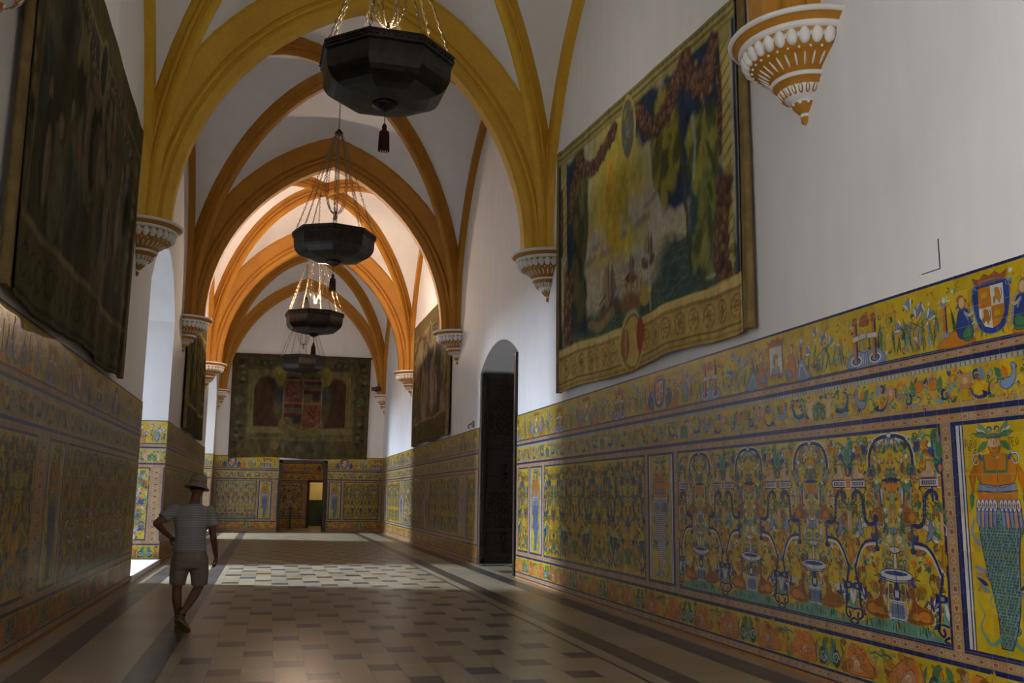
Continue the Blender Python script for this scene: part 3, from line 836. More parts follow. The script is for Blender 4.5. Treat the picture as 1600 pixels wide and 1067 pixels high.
def art_pilaster(kind):
    """narrow upright panel .80 wide: figure with a scaled tail between white and blue stripes"""
    a = Art(); w, h = .80, PH; cx = w / 2
    a.rect(0, 0, w, h, YEL, 0)
    def stripes(a):
        a.rect(.0, 0, .030, h, DBL, .5); a.rect(.030, 0, .062, h, WHT, .5); a.rect(.062, 0, .074, h, DBL, .5); a.rect(.074, 0, .092, h, WHT, .5); a.rect(.092, 0, .102, h, DBL, .5)
    a.mirror(stripes, cx)
    filler(a, .13, w - .13, .05, h - .05, 40, hash(kind) % 97 if 0 else {'proteo': 5, 'blue': 6, 'dark': 8}[kind], .05, [GRN, LBL, ORG, OCR, TEA])
    T1, T2 = {'proteo': ((.15, .25, .20), (.035, .10, .09)), 'blue': (LBL, BLU), 'dark': (WHT, (.10, .06, .07))}[kind]
    top = .98
    def half(a):
        for k in range(5):
            x = cx - .03 - k * .038; a.poly([(x - .02, top), (x - .03, top - .10 - .02 * (k % 2)), (x, top - .14), (x + .012, top)], SAL if k % 2 else LBL, 3.4, BLU); a.ell(x, top + .02, .022, .045, WHT, 3.8, 8, line=BLU); a.ell(x, top + .02, .008, .02, BRN, 4.4, 6)
        a.stroke([(cx - .20, .72), (cx - .27, .80), (cx - .24, .90)], .02, LBL, 2.4)
        for k in range(4): a.leaf(cx - .13 - .01 * k, .40 + k * .05, .13, 2.6 + .1 * k, (LBL, BLU, SAL)[k % 3], 2.5, .25)
        a.stroke([(cx - .05, .12), (cx - .15, .06), (cx - .24, .16), (cx - .20, .26), (cx - .26, .34)], .03, TEA, 2.4, taper=1)
        # breast and sash
        a.poly([(cx, top + .04), (cx - .17, top + .05), (cx - .19, top + .12), (cx, top + .10)], ORG, 3.0, BRN)
        a.poly([(cx, top + .11), (cx - .18, top + .12), (cx - .17, top + .17), (cx, top + .15)], LBL, 3.4, BLU)
        a.blobs([(cx, top + .15), (cx - .15, top + .17), (cx - .19, top + .27), (cx - .16, top + .35), (cx - .06, top + .37), (cx, top + .36)], ORG, 3.0, BRN)
        a.stroke([(cx, top + .25), (cx - .10, top + .25), (cx - .11, top + .36)], .02, GRN, 3.7, 0); a.ell(cx - .08, top + .22, .045, .045, OCR, 3.5)
        a.curl(cx - .18, top + .33, .055, 0, BLU, 3.8, .026); a.curl(cx - .18, top + .33, .05, 1, WHT, 4, .012)
        a.poly([(cx - .20, top + .30), (cx - .26, top + .22), (cx - .23, top + .10), (cx - .20, top + .20)], ORG, 2.8, BRN); a.leaf(cx - .24, top + .12, .14, -1.7, GRN, 2.8)
        # head
        a.poly([(cx, top + .34), (cx - .035, top + .34), (cx - .035, top + .39), (cx, top + .39)], FLE, 3.4)
        a.ell(cx, top + .44, .062, .07, FLE, 3.6, line=BRN); a.ell(cx - .025, top + .455, .011, .007, WHT, 4.2, 6); a.ell(cx - .025, top + .455, .005, .006, DBL, 4.5, 6); a.stroke([(cx - .045, top + .472), (cx - .012, top + .468)], .005, BRN, 4.3, 0)
        a.poly([(cx, top + .345), (cx - .03, top + .36), (cx - .062, top + .43), (cx - .03, top + .415), (cx, top + .418)], OCR, 4.0, BRN, .004)
        a.poly([(cx, top + .48), (cx - .075, top + .485), (cx - .08, top + .505), (cx, top + .51)], GRN, 4.2, DBL); a.curl(cx - .04, top + .535, .03, 0, BLU, 4.3, .014)
        for k in range(3): a.leaf(cx - .06, top + .50, .13, 2.3 + k * .35, (TEA, WHT, GRN)[k], 3.4, .3, DGR)
        a.leaf(cx - .06, top + .46, .13, 3.75, GRN, 3.3, .4)
    a.mirror(half, cx)
    def mid(y): return cx + .035 * sin((y - .1) * 6.5) * (1 - y)
    def hwid(y): return .045 + .165 * ((y - .04) / .94) ** .8
    ys = [.05 + .93 * i / 24 for i in range(25)]
    a.poly([(mid(y) - hwid(y), y) for y in ys] + [(mid(y) + hwid(y), y) for y in reversed(ys)], T1, 2, DBL, .008)
    r_ = 0; y = .07
    while y < .95:
        st = .027 if kind != 'dark' else .032; x = -hwid(y) + .012 + (r_ % 2) * st / 2
        while x < hwid(y) - .012:
            X_ = mid(y) + x + random.Random(int(x * 999) + r_).uniform(-.006, .006); c_ = T2 if random.Random(r_ * 77 + int(x * 500)).random() < .75 else (BLU if kind == 'proteo' else T2)
            if kind == 'dark': a.poly([(X_ - st * .45, y), (X_, y - st * .4), (X_ + st * .45, y), (X_, y + st * .4)], T2, 3)
            else: a.poly([(X_ - st * .42, y + .006), (X_ - st * .2, y - .012), (X_ + st * .2, y - .012), (X_ + st * .42, y + .006), (X_, y + .004)], c_, 3)
            x += st
        y += st * .8; r_ += 1
    a.stroke([(cx, top + .46), (cx, top + .435)], .008, BRN, 4.4, 0); a.stroke([(cx - .02, top + .41), (cx + .02, top + .41)], .008, BRN, 4.6, 0)
    if kind == 'proteo': letters(a, 'P.RO', cx - .28, top + .42, .055, BRN); letters(a, 'TEO', cx + .13, top + .42, .055, BRN)
    return a


FU = 2.93   # length of a frieze repeat
def unit_upper(variant, seed):
    """two pillars in the water with a ribbon, lilies, and a shield held by two seated figures; .48 high"""
    a = Art(); h = .475; r = random.Random(seed)
    for k in range(150):
        x = r.uniform(0, FU); a.leaf(x, r.uniform(0, .06), r.uniform(.10, .30), PI / 2 + r.uniform(-.35, .35), r.choice((GRN, OCR, LBL, YEL2, DGR, YEL2)), 1.2, .11)
    filler(a, 0, FU, .05, h - .03, 220, seed, .034)
    def lily(cx):
        for k in range(9): a.stroke([(cx + r.uniform(-.05, .05), .02), (cx + r.uniform(-.12, .12), .16), (cx + r.uniform(-.20, .20), .27)], .007, (GRN, LBL, DGR)[k % 3], 1.6)
        for (dx, y, an) in ((-.16, .22, 2.6), (.14, .25, .7), (-.06, .36, 1.9), (.08, .40, 4.6), (.02, .28, 1.3)):
            for k in range(4): a.leaf(cx + dx, y, .105, an + (k - 1.5) * .38, (WHT, LBL, LBL, WHT)[k], 2.4 + .1 * k, .30, BLU if k in (1, 3) else None)
    def pillars(cx):
        a.blobs([(cx - .25, .0), (cx - .22, .10), (cx - .10, .13), (cx, .11), (cx + .10, .13), (cx + .22, .10), (cx + .25, .0)], LBL, 2.0, BLU)
        for k in range(3):
            for s in (-1, 1): a.ell(cx + s * .13, .05, .085 - k * .022, .045 - k * .012, (WHT, BLU, LBL)[k], 2.3 + .2 * k, 10)
        for k in range(6): a.stroke([(cx - .03 + k * .012, .01), (cx - .03 + k * .012, .11)], .005, (WHT, BLU)[k % 2], 3.0, 0)
        for s in (-1, 1):
            x = cx + s * .13
            a.rect(x - .028, .04, x + .004, .37, ORG, 3.2); a.rect(x + .004, .04, x + .03, .37, DBL, 3.2); a.rect(x - .04, .36, x + .04, .385, BRN, 3.5); a.ell(x, .405, .035, .025, (.26, .10, .04), 3.5)
        a.poly([(cx - .17, .215), (cx - .17, .26), (cx, .275), (cx + .17, .26), (cx + .17, .215), (cx, .23)], WHT, 4.0, BRN, .005)
        letters(a, 'SV LTR', cx - .085, .225, .036, (.10, .06, .04), 5)
        a.blobs([(cx - .06, .34), (cx - .055, .40), (cx, .43), (cx + .055, .40), (cx + .06, .34)], (.28, .08, .03), 3.2, BRN)
        a.curl(cx - .20, .37, .03, 0, LBL, 3, .012); a.curl(cx + .22, .37, .03, 2, BLU, 3, .012)
    def shield(cx):
        for s in (-1, 1):
            def X(x): return cx + s * x
            # mound, column, seated woman in blue or orange
            a.blobs([(X(.18), 0), (X(.26), .08), (X(.40), .11), (X(.52), .06), (X(.56), 0)], ORG, 1.8, BRN)
            a.rect(*( (X(.50), .10, X(.455), .31) if s < 0 else (X(.455), .10, X(.50), .31)), ORG, 2.6); a.rect(*((X(.47), .10, X(.455), .31) if s < 0 else (X(.455), .10, X(.47), .31)), DBL, 2.8); a.ell(X(.478), .33, .035, .018, LBL, 3); a.ell(X(.478), .095, .038, .018, LBL, 3); a.ell(X(.478), .36, .02, .022, WHT, 3)
            dress, under = ((BLU, GRN) if variant == 'arms' else (LBL, LBL) if variant == 'lion' else (ORG, LBL))
            a.blobs([(X(.20), .06), (X(.26), .04), (X(.33), .05), (X(.36), .12), (X(.34), .22), (X(.30), .26), (X(.24), .25), (X(.21), .17)], dress, 2.9, DBL)
            a.blobs([(X(.20), .03), (X(.28), .02), (X(.30), .08), (X(.24), .12), (X(.20), .10)], under, 3.2, DGR)
            a.ell(X(.29), .305, .034, .045, FLE, 3.4, line=BRN); a.ell(X(.305), .33, .04, .035, (.30, .12, .04), 3.2); a.stroke([(X(.27), .23), (X(.22), .20), (X(.18), .22)], .022, FLE, 3.6)
            a.stroke([(X(.27), .24), (X(.235), .17)], .014, LBL, 3.7)
            a.curl(X(.165), .36, .03, 0, LBL, 3.6, .014); a.curl(X(.16), .10, .035, 2, LBL, 3.6, .014)
            if variant == 'portrait': a.blobs([(X(.38), .0), (X(.40), .12), (X(.47), .19), (X(.53), .14), (X(.62), .03), (X(.62), 0)], LBL, 3.2, BLU); a.stroke([(X(.42), .02), (X(.46), .14), (X(.56), .03)], .012, WHT, 3.8)
        # crown
        a.poly([(cx - .14, .40), (cx - .17, .455), (cx - .10, .43), (cx - .05, .465), (cx, .44), (cx + .05, .465), (cx + .10, .43), (cx + .17, .455), (cx + .14, .40)], (.28, .10, .03), 3.2, BRN)
        if variant == 'lion':
            P = [(cx - .075, .36), (cx - .075, .14), (cx - .04, .08), (cx, .06), (cx + .04, .08), (cx + .075, .14), (cx + .075, .36)]
            a.poly(P, WHT, 3.9, BRN, .008); x, y = cx, .21
            a.blobs([(x - .045, y - .075), (x - .008, y - .03), (x + .03, y - .08), (x + .045, y), (x + .022, y + .075), (x - .03, y + .075), (x - .022, y + .015), (x - .052, y - .015)], OCR, 4.6, BRN, .005); a.stroke([(x + .045, y - .045), (x + .062, y + .03), (x + .04, y + .07)], .010, BRN, 4.8)
        elif variant == 'arms':
            a.blobs([(cx - .16, .39), (cx - .155, .16), (cx - .10, .06), (cx, .03), (cx + .10, .06), (cx + .155, .16), (cx + .16, .39)], BLU, 3.0, LBL)
            P = [(cx - .12, .37), (cx - .12, .17), (cx - .07, .09), (cx, .07), (cx + .07, .09), (cx + .12, .17), (cx + .12, .37)]
            a.poly(P, WHT, 3.9); a.poly([(cx - .12, .225), (cx - .12, .37), (cx, .37), (cx, .225)], ORG, 4.2); a.poly([(cx, .225), (cx, .07), (cx + .07, .09), (cx + .12, .17), (cx + .12, .225)], ORG, 4.2)
            for (x, y) in ((cx - .06, .295), (cx + .05, .15)):
                a.rect(x - .03, y - .04, x + .03, y + .01, OCR, 4.6)
                for k in (-1, 0, 1): a.rect(x + k * .02 - .007, y, x + k * .02 + .007, y + .035, YEL, 4.8)
            for (x, y) in ((cx + .06, .29), (cx - .055, .155)):
                a.blobs([(x - .03, y - .05), (x - .005, y - .02), (x + .02, y - .055), (x + .03, y), (x + .015, y + .05), (x - .02, y + .05), (x - .015, y + .01), (x - .035, y - .01)], OCR, 4.6, BRN, .004); a.stroke([(x + .03, y - .03), (x + .045, y + .02), (x + .03, y + .05)], .007, BRN, 4.8)
        else:
            a.poly([(cx - .135, .39), (cx - .135, .08), (cx + .135, .08), (cx + .135, .39)], ORG, 3.2, BRN); a.rect(cx - .115, .10, cx + .115, .375, WHT, 3.9)
            a.poly([(cx - .09, .10), (cx - .06, .17), (cx, .19), (cx + .06, .17), (cx + .09, .10)], LBL, 4.2, BLU); a.ell(cx + .005, .235, .035, .045, FLE, 4.6, line=BRN); a.poly([(cx - .035, .265), (cx - .045, .315), (cx - .015, .29), (cx, .32), (cx + .02, .29), (cx + .045, .315), (cx + .04, .265)], OCR, 4.8, BRN, .004)
            a.ell(cx - .03, .23, .018, .045, BRN, 4.7); a.ell(cx, .17, .03, .02, YEL, 4.9)
    shield(FU * .25); pillars(FU * .75); lily(FU * .52); lily(FU * .98 - .02)
    return a


def unit_middle(seed):
    a = Art(); h = .265; r = random.Random(seed)
    filler(a, 0, FU, .02, h - .02, 300, seed, .042, [GRN, LBL, ORG, SAL, DGR, BLU, TEA])
    def half(a):
        c = FU / 2
        # child, sea serpent, crane, snail scroll, mask at the end of the repeat
        a.blobs([(c - .14, .03), (c - .10, .04), (c - .12, .10), (c - .13, .15), (c - .06, .19), (c - .07, .215), (c - .15, .19), (c - .20, .20), (c - .21, .17), (c - .18, .14), (c - .19, .09)], FLE, 2.8, SAL); a.ell(c - .16, .225, .026, .026, FLE, 3.2, line=ORG); a.ell(c - .165, .24, .027, .016, ORG, 3.5)
        a.ell(c - .055, .07, .045, .05, GRN, 2.8, line=DGR); a.ell(c - .055, .07, .02, .025, TEA, 3.4); a.poly([(c, .12), (c - .10, .125), (c - .09, .15), (c, .17)], GRN, 3.0, DGR); a.rect(c - .08, .18, c, .19, SAL, 3)
        a.curl(c - .29, .20, .045, 0, GRN, 3, .028)
        a.stroke([(c - .26, .09), (c - .33, .07), (c - .40, .08), (c - .45, .15), (c - .43, .22), (c - .37, .235)], .046, BLU, 2.8, taper=1); a.stroke([(c - .27, .10), (c - .34, .085), (c - .40, .10), (c - .435, .16)], .018, GRN, 3.2)
        a.stroke([(c - .28, .05), (c - .36, .03), (c - .44, .04), (c - .40, .06)], .016, LBL, 3.0)
        a.blobs([(c - .60, .08), (c - .66, .06), (c - .71, .10), (c - .67, .14), (c - .61, .14), (c - .585, .19), (c - .60, .225), (c - .57, .235), (c - .555, .21), (c - .565, .12)], LBL, 2.9, BLU); a.leaf(c - .66, .12, .14, 2.3, GRN, 3.2, .5); a.leaf(c - .64, .12, .12, 1.9, ORG, 3.2, .5); a.stroke([(c - .64, .06), (c - .64, .02)], .008, BRN, 3.2, 0)
        a.stroke([(c - .76, .02), (c - .82, .04), (c - .80, .12), (c - .74, .15)], .03, GRN, 2.8, taper=1)
        a.stroke([(c - .84, .04), (c - .92, .03), (c - .98, .07), (c - 1.0, .13)], .032, BLU, 2.8, taper=1); a.poly([(c - .86, .02), (c - .80, .05), (c - .88, .08)], DBL, 3.2); a.leaf(c - .86, .14, .12, 1.8, LBL, 3, .5); a.curl(c - .93, .19, .04, 1, BLU, 3, .024)
        a.ell(c - 1.04, .16, .055, .06, SAL, 2.8, line=ORG); a.ell(c - 1.04, .16, .025, .03, FLE, 3.4); a.curl(c - 1.17, .18, .05, 0, ORG, 3, .024); a.curl(c - 1.25, .08, .05, 2, DBL, 3, .026); a.leaf(c - 1.33, .1, .14, 1.3, GRN, 3, .5); a.ell(c - 1.38, .17, .05, .045, ORG, 2.8, line=BRN); a.stroke([(c - 1.28, .03), (c - 1.38, .05), (c - 1.44, .12)], .026, LBL, 2.8, taper=1)
    a.mirror(half, FU / 2)
    a.rect(0, 0, FU, .014, TAN, 3.6)
    for k in range(60): a.rect(k * FU / 60, .014, k * FU / 60 + .012, .022, BRN, 3.6)
    return a


def unit_lower(seed):
    a = Art(); h = .29; r = random.Random(seed)
    filler(a, 0, FU, .02, h - .02, 260, seed, .045, [OCR, GRN, YEL2, BRN, SAL])
    for c in (FU * .25, FU * .75):
        def half(a):
            a.blobs([(c - .50, .02), (c - .52, .14), (c - .45, .24), (c - .34, .26), (c - .22, .20), (c - .12, .12), (c - .10, .03)], (.50, .17, .03), 2.2, BRN, .01)
            a.blobs([(c - .40, .04), (c - .42, .13), (c - .36, .18), (c - .28, .12), (c - .24, .05)], SAL, 2.8, BRN); a.curl(c - .34, .10, .035, 0, WHT, 3.4, .014)
            a.stroke([(c - .46, .03), (c - .47, .20), (c - .40, .27)], .02, YEL2, 3)
            for k in range(12):
                x_, y_ = c - r.uniform(.08, .55), r.uniform(.03, .26); a.blobs([(x_ - .05, y_), (x_, y_ + r.uniform(.01, .04)), (x_ + .05, y_ + .01), (x_ + .02, y_ - .03)], r.choice((BRN, OCR, ORG, (.42, .15, .03))), 2.5 + .03 * k, r.choice((None, BRN)), .005)
                a.curl(c - r.uniform(.06, .55), r.uniform(.04, .25), r.uniform(.02, .04), r.uniform(0, 6), r.choice((BRN, YEL2, GRN, LBL)), 3.1, .008)
            a.stroke([(c, .22), (c - .07, .24), (c - .14, .22)], .018, GRN, 3); a.stroke([(c, .02), (c - .02, .12), (c, .21)], .03, YEL2, 3); a.ell(c - .05, .20, .02, .015, TEA, 3.4)
        a.mirror(half, c)
    for c in (FU * .5, 0.0, FU):
        for s in (-1, 1):
            if (c == 0 and s < 0) or (c == FU and s > 0): continue
            a.ell(c + s * .10, .10, .062, .075, DGR, 2.6, line=DBL); a.curl(c + s * .10, .10, .055, 0, WHT, 3.4, .018, 1.6, s); a.leaf(c + s * .10, .17, .12, PI / 2 + s * .6, GRN, 3, .55, DGR); a.stroke([(c + s * .20, .03), (c + s * .21, .16), (c + s * .17, .24)], .03, GRN, 2.8, taper=2)
            a.leaf(c + s * .03, .02, .20, PI / 2 - s * .1, TEA, 2.9, .3, DGR)
    return a


UA = [unit_fountain(11), unit_fountain(23)]; UB = [unit_candelabra(31), unit_candelabra(47)]
UP = {'arms': unit_upper('arms', 3), 'portrait': unit_upper('portrait', 4), 'lion': unit_upper('lion', 6)}; UM = unit_middle(9); UL = unit_lower(12)
PIL = {k: art_pilaster(k) for k in ('proteo', 'blue', 'dark')}
PME = {k: v_.mesh('pilaster_panel') for k, v_ in PIL.items()}


def panel_mesh(kind):
    a = Art(); n = 4; W = n * PW
    a.rect(0, 0, W, PH, YEL, 0)
    for k in range(n): a.sub((UA if kind == 'A' else UB)[k % 2], k * PW)
    return a.mesh('tile_panel')
PANEL = {k: panel_mesh(k) for k in 'AB'}


def clip_x(a, x0, x1):
    b = Art()
    for f, c in zip(a.F, a.C):
        ps = [a.V[i] for i in f]
        cxs = [p[0] for p in ps]
        if max(cxs) <= x0 or min(cxs) >= x1: continue
        ps = [(min(max(p[0], x0), x1), p[1], p[2]) for p in ps]
        if max(p[0] for p in ps) - min(p[0] for p in ps) < 1e-5: continue
        k = len(b.V); b.V.extend(ps); b.F.append(tuple(range(k, k + len(ps)))); b.C.append(c)
    return b


def band(a, x0, x1, z0, z1, vertical=False, ornament=True, lay=.6):
    """brown chain band with small red lozenges"""
    a.rect(x0, z0, x1, z1, (.33, .21, .105), lay)
    if not ornament: return
    if not vertical:
        zc = (z0 + z1) / 2; hh = (z1 - z0) * .30; x = x0 + .03; k = 0
        while x < x1 - .03:
            if k % 2: a.poly([(x - .025, zc), (x, zc - hh), (x + .025, zc), (x, zc + hh)], (.42, .36, .26), lay + .4); a.poly([(x - .016, zc), (x, zc - hh * .65), (x + .016, zc), (x, zc + hh * .65)], (.30, .20, .12), lay + .7)
            else: a.rect(x - .026, zc - hh * .75, x + .026, zc + hh * .75, (.45, .32, .19), lay + .4); a.rect(x - .018, zc - hh * .5, x + .018, zc + hh * .5, (.25, .085, .04), lay + .7)
            x += .0675; k += 1
    else:
        xc = (x0 + x1) / 2; hh = (x1 - x0) * .30; z = z0 + .03; k = 0
        while z < z1 - .03:
            if k % 2: a.poly([(xc, z - .025), (xc - hh, z), (xc, z + .025), (xc + hh, z)], (.42, .36, .26), lay + .4); a.poly([(xc, z - .016), (xc - hh * .65, z), (xc, z + .016), (xc + hh * .65, z)], (.30, .20, .12), lay + .7)
            else: a.rect(xc - hh * .75, z - .026, xc + hh * .75, z + .026, (.45, .32, .19), lay + .4); a.rect(xc - hh * .5, z - .018, xc + hh * .5, z + .018, (.25, .085, .04), lay + .7)
            z += .0675; k += 1


NTRIM = [3]
def dado(L, origin, rotz, panels, fr_off=0.0, variants=('arms', 'portrait'), label='', detail=True, top_edge=True):
    """tile cladding L long; local x along the wall, -y towards the room. panels: (type, x0, x1)"""
    NTRIM[0] += 1
    root = empty('trim_%d' % NTRIM[0], origin, rotz); tag(root, label, kind='structure')
    th = .02
    # body slab with end faces
    m = MB(); m.box((0, -.012, 0), (L, .0, DT)); m.box((0, -.02, 0), (L, -.0, .03))
    o = m.build('tile_backing', MAT['ochre_dark'], root); tag(o, kind='structure')
    b = Art()
    D = DBL
    b.rect(0, DT - .022, L, DT, D, .6); b.rect(0, 2.685, L, 2.712, D, .6); band(b, 0, L, 2.63, 2.685, ornament=detail); b.rect(0, 2.592, L, 2.63, D, .6)
    b.rect(0, 2.55, L, 2.592, (.30, .30, .24), .6)
    k = 0; x = .02
    while x < L - .03 and detail: b.ell(x, 2.571, .017, .014, (.42, .36, .22), 1.2, 6); b.rect(x + .020, 2.556, x + .028, 2.586, DGR, 1.2); x += .05
    b.rect(0, 2.222, L, 2.262, D, .6); b.rect(0, 2.262, L, 2.285, (.40, .27, .10), .6); band(b, 0, L, 2.160, 2.222, ornament=detail); b.rect(0, 2.13, L, 2.160, D, .6)
    b.rect(0, .525, L, .56, D, .6); band(b, 0, L, .455, .525, ornament=detail); b.rect(0, .42, L, .455, D, .6)
    b.rect(0, .108, L, .13, D, .6); band(b, 0, L, .045, .108, ornament=detail); b.rect(0, .025, L, .045, D, .6)
    # uprights between panels
    edges = [0.0]
    for (ty, x0, x1) in panels: edges += [x0, x1]
    edges.append(L)
    for i in range(0, len(edges), 2):
        x0, x1 = edges[i], edges[i + 1]
        if x1 - x0 < .02: continue
        b.rect(x0, .56, x1, 2.13, D, .6); band(b, x0 + min(.025, (x1 - x0) * .2), x1 - min(.025, (x1 - x0) * .2), .525, 2.16, True, detail, .9)
    o = mkobj('border_bands', b.mesh('border_bands'), root); tag(o, 'blue edged brown chain borders')
    # friezes
    def frieze(name, z, hh, units, y_off, lab):
        a = Art(); a.rect(0, z, L, z + hh, YEL, .4)
        x = -((y_off) % FU); k = 0
        while x < L:
            u = units[k % len(units)]
            c = clip_x(u, max(0, -x), min(FU, L - x)) if (x < 0 or x + FU > L) else u
            a.sub(c, x, z); x += FU; k += 1
        o = mkobj(name, a.mesh(name), root); tag(o, lab)
    frieze('upper_frieze', 2.712, DT - .022 - 2.712, [UP[v_] for v_ in variants], fr_off, 'yellow frieze of shields, pillars and lilies')
    frieze('middle_frieze', 2.285, .265, [UM], fr_off, 'yellow frieze of sea serpents and cranes')
    frieze('lower_frieze', .13, .29, [UL], fr_off, 'orange frieze of oval cartouches')
    for (ty, x0, x1) in panels:
        if ty in 'AB': o = mkobj('tile_panel', PANEL[ty], root, (x0, -.0006, .56)); o.scale = ((x1 - x0) / (4 * PW), 1, 1)
        elif ty == 'j':
            a = Art(); W = x1 - x0; a.rect(0, 0, W, PH, YEL, 0); a.sub(unit_foliage(5), 0, 0, W / PW); o = mkobj('tile_panel', a.mesh('tile_panel'), root, (x0, -.0006, .56))
        elif ty == 'c':     # short remainder of candelabra pattern
            a = Art(); W = x1 - x0; a.rect(0, 0, W, PH, YEL, 0); a.sub(clip_x(UB[0], 0, min(PW, W)) if W < PW else UB[0], 0, 0, 1 if W < PW else W / PW)
            o = mkobj('tile_panel', a.mesh('tile_panel'), root, (x0, -.0006, .56))
        else:
            kk = {'p': 'proteo', 'b': 'blue', 'd': 'dark'}[ty]
            o = mkobj('pilaster_panel', PME[kk], root, (x0, -.0006, .56)); o.scale = ((x1 - x0) / .80, 1, 1)
            if ty == 'p': tag(o, 'panel with a crowned merman lettered P.RO TEO')
        if ty == 'A': tag(o, 'panel of four painted fountains with deer and rabbits')
    return root


def seq(L, items):
    """items (type, start, end)"""
    return items

# right wall, near part: local x = 18.55 - y
RL0 = DOOR[0] - .0
def R(y): return RL0 - y
pans = [('c', R(18.45), R(17.74)), ('b', R(17.58), R(16.78)), ('B', R(16.60), R(11.85)), ('d', R(11.70), R(10.90)), ('A', R(10.74), R(6.06)), ('p', R(5.90), R(5.10)), ('B', R(4.94), R(.2)), ('b', R(.04), R(-.76))]
# shield centre (25% of the repeat) at y = 17.36, 14.2, 11.22, 8.33, 5.46
dado(RL0 - YB, (XR, RL0, 0), -PI / 2, pans, fr_off=(FU * .25 - R(17.15)) % FU, variants=('lion', 'lion', 'lion', 'arms', 'portrait', 'arms', 'portrait'), label='tile dado on the right wall nearest the viewer with the fountain panel')
# right wall beyond the doorway: local x = 42.5 - y
def R2(y): return YF - y
pans = [('c', R2(42.4), R2(41.4)), ('b', R2(41.2), R2(40.4)), ('B', R2(40.2), R2(36.45)), ('b', R2(36.25), R2(35.45)), ('A', R2(35.3), R2(30.5)), ('b', R2(30.35), R2(29.55)), ('B', R2(29.4), R2(24.75)), ('d', R2(24.6), R2(23.8)), ('c', R2(23.64), R2(22.62))]
dado(YF - DOOR[1], (XR, YF, 0), -PI / 2, pans, label='tile dado on the right wall between the doorway and the far corner', detail=True)
# left wall: local x = y - start
def lpan(L, first=.2):
    out = []; x = first; k = 0
    while x < L - 1.0:
        if k % 2 == 0: w = min(4.68, L - x - .15); out.append(('A' if k % 4 else 'B', x, x + w) if w > 2.2 else ('c', x, x + w)); x += w + .16
        else:
            if x + .8 > L - .1: break
            out.append(('bd'[(k // 2) % 2], x, x + .8)); x += .96
        k += 1
    return out
y0, y1 = NICHE[0][1], NICHE[1][0]
dado(y1 - y0, (XL, y0, 0), PI / 2, [('B', .17, 2.9), ('B', 3.1, 7.7), ('b', 8.3, 9.1), ('A', 9.26, 14.1), ('c', 14.25, 15.3)], label='dark glossy tile dado on the left wall nearest the viewer')
y0, y1 = NICHE[1][1], NICHE[2][0]
dado(y1 - y0, (XL, y0, 0), PI / 2, [('c', .15, 1.15), ('b', 1.3, 2.1), ('A', 2.26, 6.9), ('d', 7.05, 7.85), ('B', 8.0, 12.8)], label='tile dado on the left wall below the narrow tapestry')
dado(YF - NICHE[2][1], (XL, NICHE[2][1], 0), PI / 2, [('c', .12, 1.08)], label='short tile dado on the left wall at the far corner')
# far wall either side of the door: local x = x - XL
xl_ = FD[0] - .1
dado(xl_ - XL, (XL, YF, 0), 0, [('A', .15, 1.78), ('b', 1.92, 2.42)], label='tile dado on the end wall left of the small doorway')
xr_ = FD[1] + .1
dado(XR - xr_, (xr_, YF, 0), 0, [('b', .12, .62), ('B', .78, 2.27)], label='tile dado on the end wall right of the small doorway')
# far jambs of the recesses: local x from outside to the wall corner; the face looks at -y
for a, b in NICHE[1:]:
    rt_ = dado(NDEP, (XL - NDEP, b, 0), 0, [('j', .14, 1.42)], label='bright tile dado on the lit side of the window recess %s' % ('behind the walking person' if b < 30 else 'at the far end'))
# tiled wall of the next room
dado(D2[0] + 3.4, (-3.4, NY, 0), 0, [('A', .3, 4.9)], label='orange lit tile dado in the next room')

NTRIM[0] += 1
tr = empty('trim_%d' % NTRIM[0], (D2[0], NY, 0)); tag(tr, 'orange lit tile friezes over the second doorway', kind='structure')
m = MB(); m.box((0, -.012, 2.3), (2.6, 0, DT)); tag(m.build('tile_backing', MAT['ochre_dark'], tr), kind='structure')
for nm_, z_, h_, u_ in (('upper_frieze', 2.712, .496, UP['arms']), ('middle_frieze', 2.32, .265, UM)):
    a = Art(); a.rect(0, z_, 2.6, z_ + h_, YEL, .4); a.rect(0, z_ + h_, 2.6, z_ + h_ + .02, DBL, .6); a.rect(0, z_ - .06, 2.6, z_, (.33, .21, .105), .6); a.sub(clip_x(u_, 0, 2.6), 0, z_); mkobj(nm_, a.mesh(nm_), tr)

# ------------------------------------------------------------------ tapestries
def vnoise(x, y, seed=0):
    r = np.random.RandomState(seed); T = r.rand(64, 64)
    xi = np.floor(x).astype(int); yi = np.floor(y).astype(int); fx = x - xi; fy = y - yi
    fx = fx * fx * (3 - 2 * fx); fy = fy * fy * (3 - 2 * fy)
    g = lambda a, b: T[a % 64, b % 64]
    return (g(xi, yi) * (1 - fx) + g(xi + 1, yi) * fx) * (1 - fy) + (g(xi, yi + 1) * (1 - fx) + g(xi + 1, yi + 1) * fx) * fy


def fbm(x, y, seed=0, o=4):
    s = 0; a = .5; t_ = 0
    for k in range(o): s = s + a * vnoise(x * 2 ** k, y * 2 ** k, seed + k); t_ += a; a *= .5
    return s / t_


